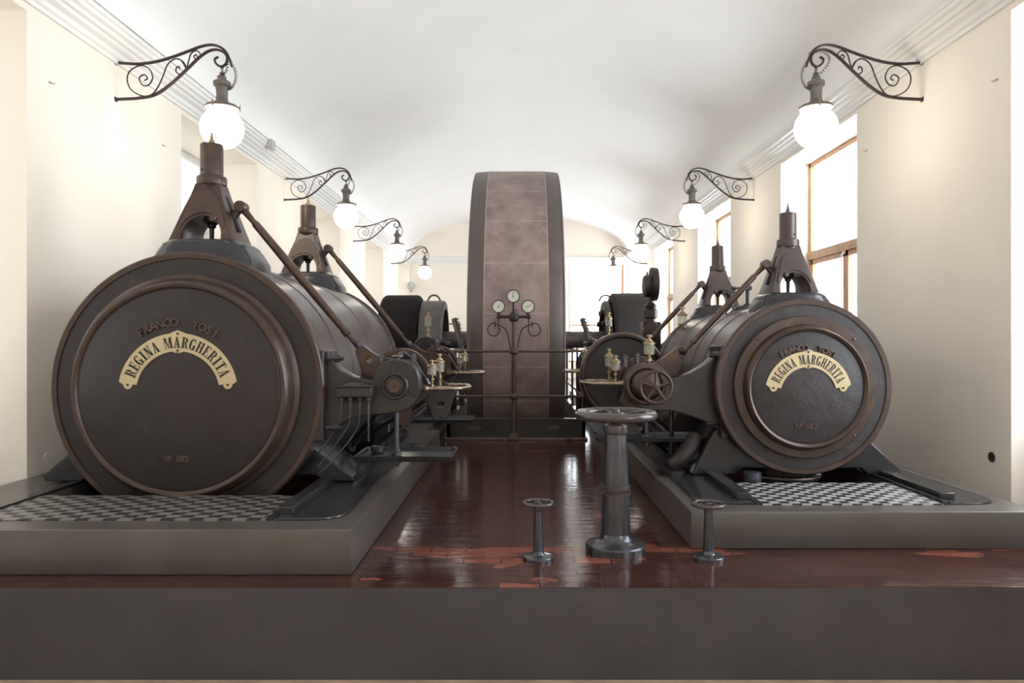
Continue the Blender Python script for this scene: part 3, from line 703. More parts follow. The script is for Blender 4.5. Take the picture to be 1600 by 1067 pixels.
# ------------------------------------------------------------------ valve gear along the engines' aisle sides
def oiler(t, x, y, z0, h, r):
    """sight-feed oiler: stem, glass, cap and knob; z0 = foot, h = full height"""
    b = MB(); b.lathe([(r*.45, 0), (r*.45, h*.12), (r*.25, h*.14), (r*.25, h*.22), (r*.5, h*.25), (r*.5, h*.34), (r*.3, h*.36), (r*.3, h*.42), (r*1.0, h*.44), (r*1.0, h*.47), (0, h*.47)], (x, y, z0), 'Z', 20)
    s_ = t.part('oiler', b, 'brass', label='small brass and glass oiler')
    b = MB(); b.lathe([(r, h*.46), (r, h*.73)], (x, y, z0), 'Z', 20); b.f = [q for q in b.f if len(q) < 15]; t.part('oiler_glass', b, 'oilglass', parent=s_)
    b = MB(); b.lathe([(0, h*.72), (r*1.15, h*.72), (r*1.15, h*.76), (r*.7, h*.8), (r*.65, h*.84), (r*.3, h*.85), (r*.25, h*.92), (r*.55, h*.93), (r*.55, h*.97), (0, h*.99)], (x, y, z0), 'Z', 20); t.part('oiler_cap', b, 'brass', parent=s_)
def ring_handle(t, x0, x1, y, ry, z, sg):
    """stadium-shaped bright ring on a straight arm, lying level"""
    cx = x1-sg*ry*.55
    pts = [(x0, y, z), (cx-sg*.0, y, z)]
    P = [(x0, y-.0, z)]; R_ = [.03]
    for i in range(13):
        a = -pi/2+pi*i/12; P.append((cx+sg*ry*.55*cos(a), y+ry+ry*sin(a), z))
    P.append((x0+sg*.06, y+2*ry, z)); P = [P[0]]+[(x0+sg*.06, y, z)]+P[1:]
    R_ = [.024, .026]+[.019]*13+[.014]
    b = MB(); b.tube(smooth(P, 2), [.022 if i < 4 else .017 for i in range(len(smooth(P, 2)))], 10)
    b.sphere((x0+sg*.05, y, z), .032, 16); t.part('drip_ring', b, 'bright', label='bright steel ring handle')

def gearL(label, dy, housing):
    y = 6.0+dy; X = lambda u, D=6.1: W(u, 0, D)[0]; Z = lambda v, D=6.1: W(0, v, D)[1]
    t = Thing('valve_gear', label, 'valve gear', (-1.03, y, .3), 'valve gears on the aisle side of the cylinders')
    def pw(pts, D): return [W(u, v, D) for u, v in pts]
    if housing:
        ol = pw([(499, 548), (513, 549), (517, 562), (530, 577), (552, 589), (575, 594), (585, 594), (588, 580), (594, 569), (604, 564), (616, 561), (630, 563), (642, 568), (651, 577), (656, 590), (657, 604), (655, 618), (649, 630), (640, 638), (628, 643), (610, 646), (590, 648), (565, 650), (545, 656), (528, 668), (515, 682), (505, 688), (499, 688)], 5.97)
        b = MB(); b.plate([ol], 5.95+dy, 6.16+dy, .012); t.part('bracket', b, 'cast')
        hx, hz = W(616, 603, 5.93)
        b = MB(); b.lathe([(.112, .03), (.112, -.012), (.105, -.02), (.09, -.02), (.078, -.002), (.07, -.002), (.062, -.006), (.06, -.016), (.0, -.016)], (hx, 5.945+dy, hz), 'Y', 48); t.part('bearing_boss', b, 'cast'); b = MB(); b.lathe([(.056, -.015), (.054, -.019), (0, -.019)], (hx, 5.945+dy, hz), 'Y', 40); t.part('shaft_end', b, 'shield')
        b = MB(); b.lathe([(.008, 0), (.008, -.003), (0, -.003)], (hx, 5.926+dy, hz), 'Y', 10); t.part('centre_mark', b, 'dark')
        cx_, cz_ = W(620, 562, 6.05)
        b = MB(); b.lathe([(.03, -.02), (.03, .015), (.048, .02), (.045, .03), (.02, .038), (0, .04)], (cx_, 6.05+dy, cz_), 'Z', 24); t.part('filler_cap', b, 'cast')
        for u, v in ((596, 560), (646, 560)):
            px, pz = W(u, v, 6.05)
            b = MB(); b.lathe([(.026, -.03), (.026, .02), (.018, .025), (.018, .035), (0, .036)], (px, 6.05+dy, pz), 'Z', 6); t.part('stud', b, 'bolt')
        for u, v in ((524, 560), (522, 668)):
            px, pz = W(u, v, 5.93)
            b = MB(); b.lathe([(.02, 0), (.02, .06), (.036, .06), (.036, .1), (.022, .1), (.02, .13), (0, .135)], (px-.06, 5.9+dy, pz), 'X', 6); t.part('bolt', b, 'blue')
        q0, q1 = W(499, 548, 5.93), W(507, 688, 5.93)
        b = MB(); b.box(q0[0]-.03, q1[0]+.01, 5.86+dy, 6.3+dy, q1[1], q0[1]); t.part('mounting_flange', b, 'cast', .01)
    else:
        b = MB(); b.box(-1.62, -.95, 6.05+dy, 6.2+dy, 1.0, 1.2); t.part('bracket', b, 'cast', .02)
    # lever plate with square eye
    ol = pw([(556, 549), (562, 541), (569, 540), (584, 551), (597, 558), (614, 560), (640, 562), (655, 572), (655, 600), (636, 620), (600, 610), (586, 596), (567, 592), (566, 578)], 6.28)
    hc = W(578.5, 562, 6.28); r = .042
    hole = [(hc[0]-r*.9, hc[1]), (hc[0]+.0, hc[1]-r*.75), (hc[0]+r*.9, hc[1]+.002), (hc[0]+.0, hc[1]+r*.75)]
    b = MB(); b.plate([ol, hole], 6.24+dy, 6.31+dy, .006); t.part('lever_plate', b, 'tower')
    b = MB(); P = W(563, 543, 6.28); b.tube([(P[0], 6.28+dy, P[1]), (P[0]+.0-.03, 6.28+dy, P[1]+.05)], .028, 10); t.part('rod_socket', b, 'bolt')
    # eccentric disc and strap
    ex, ez = W(630, 590, 6.55)
    b = MB(); b.lathe([(0, .0), (.17, .0), (.175, .012), (.18, .0), (.25, -.015), (.262, -.012), (.262, .07), (0, .07)], (ex, 6.45+dy, ez), 'Y', 56); ec = t.part('eccentric_strap', b, 'tower')
    b = MB(); b.lathe([(.0, -.03), (.11, -.03), (.12, -.02), (.14, -.02), (.14, .01)], (ex+.03, 6.45+dy, ez-.03), 'Y', 40); t.part('eccentric_sheave', b, 'cast')
    ol = pw([(610, 630), (645, 625), (642, 645), (637, 664), (618, 664), (616, 645)], 6.4)
    b = MB(); b.plate([ol], 6.40+dy, 6.47+dy, .006); t.part('strap_foot', b, 'tower')
    # second arm of lever running to the right
    ol = pw([(650, 570), (660, 572), (700, 600), (712, 612), (706, 632), (700, 652), (676, 652), (670, 634), (655, 615), (648, 600)], 6.6)
    hl = pw([(684, 628), (694, 628), (694, 635), (684, 635)], 6.6)
    b = MB(); b.plate([ol, hl], 6.58+dy, 6.64+dy, .006); t.part('link_plate', b, 'cast')
    # small rods
    def pt(u, v, D=6.2): a_ = W(u, v, D); return (a_[0], D+dy, a_[1])
    b = MB(); b.tube([pt(626, 554), pt(632, 551), pt(642, 559)], [.02, .016, .012], 10); b.sphere(pt(626, 555), .028, 14); b.tube([pt(648, 564), pt(668, 595)], .009, 8); b.tube([pt(666, 592), pt(670, 600)], .02, 6); t.part('trip_rod', b, 'bolt')
    zr_ = W(0, 607, 6.2)[1]
    ring_handle(t, W(656, 0, 6.2)[0], W(731, 0, 6.2)[0], 6.2+dy, .25, zr_, 1)
    b = MB(); b.lathe([(.05, 0), (.05, .06), (.035, .065), (.035, .1), (0, .1)], (W(652, 0, 6.2)[0]-.04, 6.2+dy, zr_), 'X', 20); t.part('ring_boss', b, 'brown')
    oiler(t, W(675, 0, 6.2)[0], 6.2+dy, zr_+.01, .235, .038)
    oiler(t, W(687, 0, 6.35)[0], 6.35+dy, zr_+.01, .285, .04)
    return t
gearL('grey valve gear with big round bearing boss beside larger cylinder', 0, True)
gearL('brown valve gear at far end of larger cylinder near the flywheel', 2.93, False)

def gearR(label, dy, housing):
    t = Thing('valve_gear', label, 'valve gear', (1.15, 6.6+dy, .3), 'valve gears on the aisle side of the cylinders')
    def pw(pts, D): return [W(u, v, D) for u, v in pts]
    if housing:
        ol = pw([(1131, 540), (1126, 546), (1117, 557), (1100, 571), (1080, 583), (1060, 590), (1046, 592), (1038, 578), (1026, 569), (1010, 567), (994, 571), (983, 582), (978, 598), (979, 613), (986, 627), (998, 636), (1014, 641), (1048, 642), (1075, 649), (1105, 660), (1122, 672), (1131, 684)], 6.62)
        b = MB(); b.plate([ol], 6.6+dy, 6.8+dy, .012); t.part('bracket', b, 'cast')
        hx, hz = W(1012, 602, 6.5)
        b = MB(); b.lathe([(.19, .16), (.195, .05), (.19, .0), (.17, -.02), (.15, -.02), (.14, -.0), (.13, -.03), (.11, -.07), (.09, -.08), (.03, -.08), (.03, -.14), (0, -.14)], (hx, 6.6+dy, hz), 'Y', 48); t.part('bearing_boss', b, 'tower')
        wx, wz = W(1025, 605, 6.4)
        b = MB(); b.torus((wx, 6.4+dy, wz), .137, .016, 'Y', 48, 12)
        for i in range(5):
            a = 2*pi*i/5+.3; c0, c1 = Vector((wx+.02*cos(a), 6.4+dy, wz+.02*sin(a))), Vector((wx+.13*cos(a), 6.4+dy, wz+.13*sin(a)))
            b.tube([c0, c0.lerp(c1, .5), c1], [.02, .013, .016], 8)
        b.lathe([(.034, .02), (.034, -.012), (.024, -.018), (.02, -.026), (0, -.027)], (wx, 6.4+dy, wz), 'Y', 20); b.lathe([(.016, 0), (.016, .1)], (wx, 6.4+dy, wz), 'Y', 12)
        t.part('hand_wheel', b, 'brown')
        for u, v in ((1122, 556), (1117, 662)):
            px, pz = W(u, v, 6.6)
            b = MB(); b.lathe([(.02, 0), (.02, -.05), (.034, -.05), (.034, -.09), (.02, -.09), (.018, -.12), (0, -.12)], (px+.04, 6.58+dy, pz), 'X', 6); t.part('bolt', b, 'blue')
        q0, q1 = W(1124, 540, 6.6), W(1133, 684, 6.6)
        b = MB(); b.box(q0[0], q1[0]+.02, 6.55+dy, 6.95+dy, q1[1], q0[1]); t.part('mounting_flange', b, 'cast', .01)
        for u, v in ((996, 556), (977, 560)):
            px, pz = W(u, v, 6.8)
            b = MB(); b.lathe([(.028, -.08), (.028, .01), (.018, .015), (.018, .03), (0, .032)], (px, 6.8+dy, pz), 'Z', 6); t.part('stud', b, 'bolt')
        ox, oz = W(1014.4, 577, 6.7); oiler(t, ox, 6.7+dy, oz-.01, .33, .05)
    else:
        b = MB(); b.box(1.0, 1.85, 6.7+dy, 6.85+dy, 1.0, 1.16); t.part('bracket', b, 'cast', .02)
    # lever plate to the push rod
    ol = pw([(1072, 549), (1066, 541), (1058, 542), (1040, 556), (1022, 566), (1010, 575), (1012, 600), (1040, 608), (1062, 600), (1060, 585)], 6.95)
    b = MB(); b.plate([ol[::-1]], 6.92+dy, 6.98+dy, .006); t.part('lever_plate', b, 'tower')
    b = MB(); P = W(1066, 548, 6.95); b.sphere((P[0], 6.92+dy, P[1]), .04, 16); t.part('rod_socket', b, 'cast')
    ol = pw([(975, 610), (1000, 625), (1010, 645), (1000, 660), (985, 640), (968, 628)], 6.9)
    b = MB(); b.plate([ol[::-1]], 6.88+dy, 6.93+dy, .006); t.part('link_plate', b, 'tower')
    ex, ez = W(1000, 590, 7.1)
    b = MB(); b.lathe([(0, 0), (.13, 0), (.135, -.01), (.2, -.012), (.205, .0), (.205, .06), (0, .06)], (ex, 7.05+dy, ez), 'Y', 48); t.part('eccentric_strap', b, 'tower')
    zr_ = W(0, 599, 6.7)[1]
    ring_handle(t, W(982, 0, 6.7)[0], W(911, 0, 6.7)[0], 6.7+dy, .22, zr_, -1)
    b = MB(); b.lathe([(.045, 0), (.045, -.06), (.03, -.065), (.03, -.1), (0, -.1)], (W(986, 0, 6.7)[0]+.04, 6.7+dy, zr_), 'X', 20); t.part('ring_boss', b, 'brown')
    oiler(t, W(962, 0, 6.7)[0], 6.7+dy, zr_+.01, .25, .042)
    oiler(t, W(952, 0, 6.9)[0], 6.9+dy, zr_+.01, .31, .042)
    return t
gearR('brown valve gear with small spoked hand wheel beside smaller cylinder', 0, True)
gearR('brown valve gear at far end of smaller cylinder behind the large disc', 2.5, False)

# big dark disc on the smaller engine's lay shaft
dx, dz = W(974, 587, 7.5)
t = Thing('governor_disc', 'large dark dished disc with brown rounded rim beside smaller cylinder', 'disc wheel', (dx, 7.5, dz))
b = MB(); b.lathe([(0, .03), (.1, .03), (.3, .045), (.385, .04), (.39, .02)], (dx, 7.5, dz), 'Y', 96); b.f = [q for q in b.f if len(q) < 90]; t.part('web', b, 'cover')
b = MB(); b.lathe([(.388, .05), (.39, .0), (.4, -.012), (.42, -.015), (.437, 0), (.443, .03), (.443, .1), (.43, .12), (.388, .12), (.388, .05)], (dx, 7.5, dz), 'Y', 96); b.f = [q for q in b.f if len(q) < 90]; t.part('rim', b, 'brown')
b = MB(); b.lathe([(0, -.03), (.08, -.03), (.09, -.02), (.09, .05)], (dx, 7.5, dz), 'Y', 32); t.part('hub', b, 'brown')
for x_, z_, y0, y1, lb in ((-1.03, 1.13, 6.1, 12.2, 'brown lay shaft running along the larger cylinder'), (1.07, 1.14, 6.75, 12.2, 'brown lay shaft running along the smaller cylinder')):
    b = MB(); b.lathe([(0, 0), (.04, 0), (.04, y1-y0), (0, y1-y0)], (x_, y0, z_), 'Y', 20)
    for q in (1.6, 3.9): b.lathe([(.05, q), (.065, q+.01), (.065, q+.09), (.05, q+.1)], (x_, y0, z_), 'Y', 20)
    single('lay_shaft', b, 'rod', lb, 'shaft', (x_, y0, z_), 'lay shafts')

# oil distribution box with four pipes
t = Thing('oil_box', 'small grey oil box with four thin pipes beside larger cylinder', 'oil box', (W(554, 0, 5.85)[0], 5.85, W(0, 621, 5.85)[1]))
x0, z1 = W(524, 602, 5.85); x1, z0 = W(585, 620, 5.85)
b = MB(); b.box(x0+.01, x1-.01, 5.80, 5.95, z0, z1-.012); t.part('box', b, 'cast', .008)
b = MB(); b.box(x0, x1, 5.79, 5.95, z1-.014, z1); xm = (x0+x1)/2
b.loft([[(x0+.05, 5.8, z1), (x1-.05, 5.8, z1), (x1-.05, 5.93, z1), (x0+.05, 5.93, z1)], [(x0+.1, 5.84, z1+.02), (x1-.1, 5.84, z1+.02), (x1-.1, 5.9, z1+.02), (x0+.1, 5.9, z1+.02)]]); t.part('lid', b, 'cast', .004)
for i, u in enumerate((533, 547, 562, 576)):
    px, pz = W(u, 621, 5.87)
    b = MB(); b.lathe([(.022, .0), (.022, -.02), (.015, -.025), (.015, -.05)], (px, 5.87, pz), 'Z', 14)
    nip = t.part('nipple', b, 'cast')
    D = 5.87
    tgt = [[(533, 640), (530, 660), (520, 675), (502, 700), (488, 716)], [(547, 640), (545, 660), (535, 678), (510, 712), (492, 732)], [(562, 640), (560, 662), (548, 684), (518, 720), (495, 742)], [(576, 650), (575, 690)]][i]
    P = [(px, D, pz-.04)]+[(W(a_, c_, D)[0], D+(.02*j), W(a_, c_, D)[1]) for j, (a_, c_) in enumerate(tgt)]
    b = MB(); b.tube(smooth(P, 4), .006 if i < 3 else .008, 8); t.part('pipe', b, 'bolt', parent=nip)
b = MB()
for i in range(4):
    P = [W(u, v, 6.1) for u, v in ((600-i*10, 680), (560-i*12, 700+i*2), (525-i*10, 735))]
# drip trays
def tray(label, x0, x1, y0, y1, z, px, py, ztop, cup):
    t = Thing('drip_tray', label, 'drip tray', ((x0+x1)/2, (y0+y1)/2, z), 'drip trays under the valve gear')
    def sec(g, zz): return [(p, q, zz) for p, q in rrect(x0+g, x1-g, y0+g, y1-g, .03)]
    b = MB(); b.loft([sec(.035, z-.045), sec(.012, z-.035), sec(0, z), sec(.008, z+.004), sec(.018, z), sec(.04, z-.025)], True); t.part('pan', b, 'blue')
    b = MB(); b.lathe([(.02, -.06), (.02, ztop-z)], (px, py, z), 'Z', 16); b.lathe([(.04, -.02), (.04, .0), (.028, .01), (.028, .03), (.02, .035)], (px, py, z), 'Z', 20); t.part('post', b, 'bolt')
    b = MB(); b.lathe([(.038, -.045), (.038, -.085), (.02, -.09), (.02, -.11), (0, -.11)], (px, py, z), 'Z', 6); t.part('nut', b, 'brown')
    if cup:
        b = MB(); b.lathe([(.04, -.02), (.053, -.015), (.053, .03), (.048, .032), (.045, .028), (.04, .0), (0, 0)], (cup, y1-.16, z), 'Z', 24); t.part('cup', b, 'blue')
    return t
tray('long dark drip tray on a post beside the larger cylinder', -1.33, -.53, 5.85, 6.41, .569, W(620, 0, 6.08)[0], 6.08, 1.0, -1.2)
tray('dark drip tray before the flywheel at far end of larger cylinder', -1.33, -.53, 8.6, 9.1, .565, -1.0, 8.85, 1.0, None)
t2 = tray('dark drip tray behind the tall handwheel column', .70, 1.74, 6.72, 7.15, .605, W(1010, 0, 6.9)[0], 6.9, 1.0, None)
# strap struts at the foot of the smaller engine, tucked under the tray
t = Thing('bent_strut', 'dark bent strut beside the foot of the smaller cylinder', 'pipe', (1.42, 6.7, PR))  # flared strut of the foot, shaped as a bent tube
b = MB(); b.tube(smooth([(1.62, 6.75, .62), (1.56, 6.72, .52), (1.47, 6.7, .42), (1.40, 6.72, .36)], 4), .075, 16); t.part('bend', b, 'cover')
b = MB(); b.lathe([(0, 0), (.12, 0), (.125, .01), (.125, .05), (0, .05)], (1.40, 6.74, PR+.0), 'Z', 24); t.part('foot', b, 'cast')
# linkage rods beneath the cylinders
t = Thing('linkage', 'dark tangle of rods and levers below the smaller cylinder', 'linkage', (1.5, 7.6, PR))
for i, (a_, c_) in enumerate((((1.15, 6.95, .66), (1.5, 7.4, .36)), ((1.25, 7.3, .8), (1.75, 7.35, .42)), ((1.05, 7.9, .9), (1.6, 7.5, .45)), ((1.45, 7.0, 1.0), (1.45, 7.0, .35)), ((1.2, 8.6, .9), (1.7, 8.0, .4)))):
    b = MB(); b.tube([a_, c_], .022, 8); b.sphere(c_, .05, 12); t.part('rod', b, 'cast')
b = MB(); b.lathe([(0, 0), (.16, 0), (.18, .02), (.18, .5), (0, .5)], (1.72, 7.4, .66), 'Y', 24); t.part('exhaust_chest', b, 'cover')
t = Thing('linkage', 'dark tangle of rods and levers below the larger cylinder', 'linkage', (-1.3, 7.6, PL))
for i, (a_, c_) in enumerate((((-1.05, 6.6, .75), (-1.45, 6.9, .42)), ((-1.1, 6.9, .8), (-1.7, 7.3, .45)), ((-.95, 7.6, .8), (-1.45, 7.4, .38)), ((-1.0, 8.6, .8), (-1.6, 8.3, .4)), ((-1.2, 6.35, .9), (-1.55, 6.8, .5)))):
    b = MB(); b.tube([a_, c_], .02, 8); b.sphere(c_, .045, 12); t.part('rod', b, 'cast')
b = MB(); b.box(-1.62, -1.42, 8.1, 8.6, PL+.0, .6); t.part('exhaust_chest', b, 'blue', .02)

# ------------------------------------------------------------------ handwheel columns in the aisle
def column_wheel(label, x, y, rb, tb, r0, r1, zt, R, tr, nsp, band, grp):
    t = Thing('handwheel_column', label, 'handwheel column', (x, y, 0), grp)
    b = MB(); b.lathe([(rb, 0), (rb, tb*.8), (rb*.96, tb), (rb*.8, tb*1.15), (r0*1.25, tb*1.4), (r0*1.05, tb*1.9), (r0, tb*2.3)], (x, y, 0), 'Z', 56); t.part('base', b, 'column')
    b = MB(); b.lathe([(r0*1.0, tb*2), (r0, tb*2.4), (r1, zt*.84), (r1*.95, zt*.9)], (x, y, 0), 'Z', 40); t.part('shaft', b, 'column')
    b = MB(); b.lathe([(r1*1.0, zt*.86), (r1*1.12, zt*.87), (r1*1.15, zt*.9), (r1*1.12, zt*.925), (r1*.8, zt*.94), (r1*.3, zt*.945), (r1*.3, zt*.98)], (x, y, 0), 'Z', 40); t.part('collar', b, 'handwheel')
    if band:
        rz = r0+(r1-r0)*(band-tb*2.4)/(zt*.84-tb*2.4)
        b = MB(); b.lathe([(rz*.98, -.037), (rz*1.13, -.034), (rz*1.13, -.024), (rz*1.03, -.02), (rz*1.03, .02), (rz*1.13, .024), (rz*1.13, .034), (rz*.98, .037)], (x, y, band), 'Z', 40); bn = t.part('band', b, 'handwheel')
        b = MB()
        for i in range(36):
            a = 2*pi*i/36; p = Vector((x+rz*1.04*cos(a), y+rz*1.04*sin(a), band))
            b.sphere(p, .0075, 8, 1.7)
        t.part('band_ornament', b, 'column', parent=bn)
    b = MB(); b.torus((x, y, zt), R-tr, tr, 'Z', 64, 16)
    wh = t.part('wheel_rim', b, 'handwheel')
    b = MB()
    for i in range(nsp):
        a = 2*pi*i/nsp+.5; ca, sa_ = cos(a), sin(a); w0, w1 = R*.13, R*.08; r_a, r_b = R*.1, R-tr*1.6
        vs = []
        for rr, ww, hh in ((r_a, w0, tr*.45), (r_b*.6, w1, tr*.35), (r_b, w0*1.1, tr*.5)):
            for s1, s2 in ((-1, -1), (1, -1), (1, 1), (-1, 1)):
                vs.append((x+rr*ca-s1*ww/2*sa_, y+rr*sa_+s1*ww/2*ca, zt+s2*hh))
        b.add(vs, [(j*4+k_, j*4+(k_+1) % 4, (j+1)*4+(k_+1) % 4, (j+1)*4+k_) for j in (0, 1) for k_ in range(4)])
    b.lathe([(R*.2, -tr*.9), (R*.21, tr*.3), (R*.17, tr*.6), (R*.1, tr*.7), (R*.09, tr*1.3), (0, tr*1.4)], (x, y, zt), 'Z', 24)
    t.part('spokes', b, 'handwheel', parent=wh, sa=30)
    return t
column_wheel('tall handwheel column with banded iron shaft standing on red tiles', .69, 5.25, .2155, .055, .105, .079, .966, .297, .032, 5, .43, 'handwheel columns in the aisle')
column_wheel('short handwheel column on the open red tiles beside the tall one', .131, 5.03, .105, .026, .036, .028, .385, .111, .0135, 4, None, 'handwheel columns in the aisle')
column_wheel('short handwheel column next to the corner of the cement plinth', 1.297, 5.04, .105, .026, .038, .029, .375, .118, .0135, 4, None, 'handwheel columns in the aisle')

# ------------------------------------------------------------------ flywheel, its kerb, railing and gauge stand
wx, wy, wz, wr = -.045, 14.67, 1.5, 3.27
t = Thing('flywheel', 'huge flywheel with copper-brown sheet face rising above the aisle', 'flywheel', (wx, wy, wz-wr))
h = .77; c0 = .505
for s_ in (-1, 1):
    b = MB(); b.lathe([(wr-.32, s_*c0), (wr-.0, s_*c0), (wr, s_*(c0+.02)), (wr-.012, s_*(h-.06)), (wr-.02, s_*(h-.05)), (wr-.02, s_*(h-.012)), (wr-.035, s_*h), (wr-.32, s_*h), (wr-.32, s_*c0)], (wx, wy, wz), 'X', 192); b.f = [q for q in b.f if len(q) < 100]
    t.part('rim', b, 'rim', label='dark iron rim band')
b = MB(); b.lathe([(wr-.3, -c0), (wr+.004, -c0), (wr+.004, c0), (wr-.3, c0), (wr-.3, -c0)], (wx, wy, wz), 'X', 192); b.f = [q for q in b.f if len(q) < 100]
fc = t.part('sheet_facing', b, 'copper', label='copper-brown sheet facing')
b = MB(); stp = 14.6
for k_ in range(int(360/stp)+1):
    a = radians(180+7.4-stp*k_)      # 180 deg = the side that faces the camera
    for e in (0,):
        vs = []
        for da in (-.002, .002):
            for rr in (wr+.002, wr+.0065):
                for xx in (-c0, c0): vs.append((wx+xx, wy+rr*cos(a+da), wz+rr*sin(a+da)))
        b.add(vs, [(0, 1, 3, 2), (4, 6, 7, 5), (2, 3, 7, 6), (0, 4, 5, 1), (0, 2, 6, 4), (1, 5, 7, 3)])
for s_ in (-1, 1):
    b.lathe([(wr+.002, s_*c0-.006), (wr+.009, s_*c0-.006), (wr+.009, s_*c0+.006), (wr+.002, s_*c0+.006)], (wx, wy, wz), 'X', 192)
b.f = [q for q in b.f if len(q) < 100]
t.part('sheet_seam', b, 'seam', parent=fc)
b = MB(); b.lathe([(0, -.5), (.5, -.5), (.55, -.4), (.55, .4), (.5, .5), (0, .5)], (wx, wy, wz), 'X', 48); t.part('hub', b, 'rim')
for i in range(8):
    a = 2*pi*i/8+.2; b = MB()
    b.tube([(wx, wy+.45*cos(a), wz+.45*sin(a)), (wx, wy+(wr-.25)*cos(a), wz+(wr-.25)*sin(a))], [.17, .12], 12); t.part('spoke', b, 'rim')
b = MB(); b.lathe([(0, -2.2), (.17, -2.2), (.17, 2.2), (0, 2.2)], (wx, wy, wz), 'X', 32); t.part('axle', b, 'rim')

t = Thing('wheel_kerb', 'low dark panelled kerb box around the flywheel pit', 'kerb box', (-.05, 11.06, 0))
b = MB(); b.box(-1.087, 1.0, 11.06, 11.15, .02, .30); b.box(-1.087, -1.03, 11.06, 18.3, .02, .30); b.box(.945, 1.0, 11.06, 18.3, .02, .30); t.part('panel', b, 'boxpanel', .006)
b = MB(); b.box(-1.10, 1.013, 11.045, 11.165, .298, .318); b.box(-1.10, -1.02, 11.165, 18.3, .298, .318); b.box(.935, 1.013, 11.165, 18.3, .298, .318); t.part('top_rail', b, 'brown', .004)
b = MB(); b.box(-1.12, 1.03, 11.0, 11.06, 0, .035); b.box(-1.12, -1.087, 11.06, 18.3, 0, .035); b.box(1.0, 1.03, 11.06, 18.3, 0, .035); t.part('foot_rail', b, 'railband', .006)
for u in (743, 865):
    ox, oz = W(u, 668, 11.05); b = MB(); yy = 11.054
    for s_ in (-1, 1):
        for q in ((0, .018, .0), (.035, .014, 0), (.062, .01, 0)):
            b.torus((ox+s_*q[0], yy, oz), q[1], .0028, 'Y', 20, 6)
        b.tube([(ox+s_*.07, yy, oz), (ox+s_*.12, yy, oz)], [.004, .001], 6)
        b.tube(smooth([(ox, yy, oz+s_*.022), (ox+.04, yy, oz+s_*.026), (ox+.09, yy, oz)], 5), .0022, 6)
        b.tube(smooth([(ox, yy, oz+s_*.022), (ox-.04, yy, oz+s_*.026), (ox-.09, yy, oz)], 5), .0022, 6)
    t.part('ornament', b, 'gold', label='painted gold scroll ornament')

RX0, RX1, RY = -1.06, .97, 11.1
t = Thing('railing', 'brown tubular two-rail railing around the flywheel', 'railing', (-.05, RY, .318))
for z in (1.328, .65):
    b = MB(); b.tube([(RX0, 17.5, z), (RX0, RY+.05, z), (RX0+.03, RY, z), (RX1-.03, RY, z), (RX1, RY+.05, z), (RX1, 17.5, z)], .019, 12); t.part('rail', b, 'rail')
for x_ in (RX0, RX1):
    for y_ in (11.25, 12.3, 13.4, 14.9, 16.4, 17.4):
        b = MB(); b.tube([(x_, y_, .31), (x_, y_, 1.328)], .02, 10); b.sphere((x_, y_, 1.328), .032, 14); b.sphere((x_, y_, .65), .03, 14); b.lathe([(.045, 0), (.04, .02), (.025, .03)], (x_, y_, .315), 'Z', 16)
        t.part('post', b, 'rail')
    b = MB(); b.tube([(x_, 12.3, 1.0), (x_, 11.25, .66)], .017, 8); t.part('brace', b, 'rail')

gx, gy = W(803, 0, RY-.06)[0], RY-.06
gp = lambda u, v: W(u, v, gy)
t = Thing('gauge_stand', 'slim post carrying three round pressure gauges before the flywheel', 'gauge stand', (gx, gy, 0))
b = MB(); ztop = gp(0, 500)[1]
b.lathe([(.042, .05), (.04, .3), (.036, .34), (.036, .62), (.034, 1.3), (.034, ztop)], (gx, gy, 0), 'Z', 20); t.part('post', b, 'rail')
b = MB(); b.box(gx-.075, gx+.075, gy-.05, gy+.05, 0.0, .10); b.lathe([(.06, .1), (.045, .12)], (gx, gy, 0), 'Z', 8); t.part('foot', b, 'rail', .01)
for z in (1.328, .65):
    b = MB(); b.lathe([(.036, -.05), (.055, -.035), (.07, -.02), (.07, .02), (.055, .035), (.036, .05)], (gx, gy, z), 'Z', 24); t.part('rail_collar', b, 'rail')
b = MB(); cz_ = gp(0, 495)[1]
b.lathe([(.05, -.075), (.068, -.05), (.075, -.01), (.068, .04), (.058, .058), (0, .06)], (gx, gy, cz_), 'Z', 28)
b.tube([(gp(777, 0)[0], gy, cz_), (gp(829, 0)[0], gy, cz_)], .023, 12)
for u in (779, 826):
    b.sphere((gp(u, 0)[0], gy, cz_), .035, 14)
t.part('cross_arm', b, 'wrought')
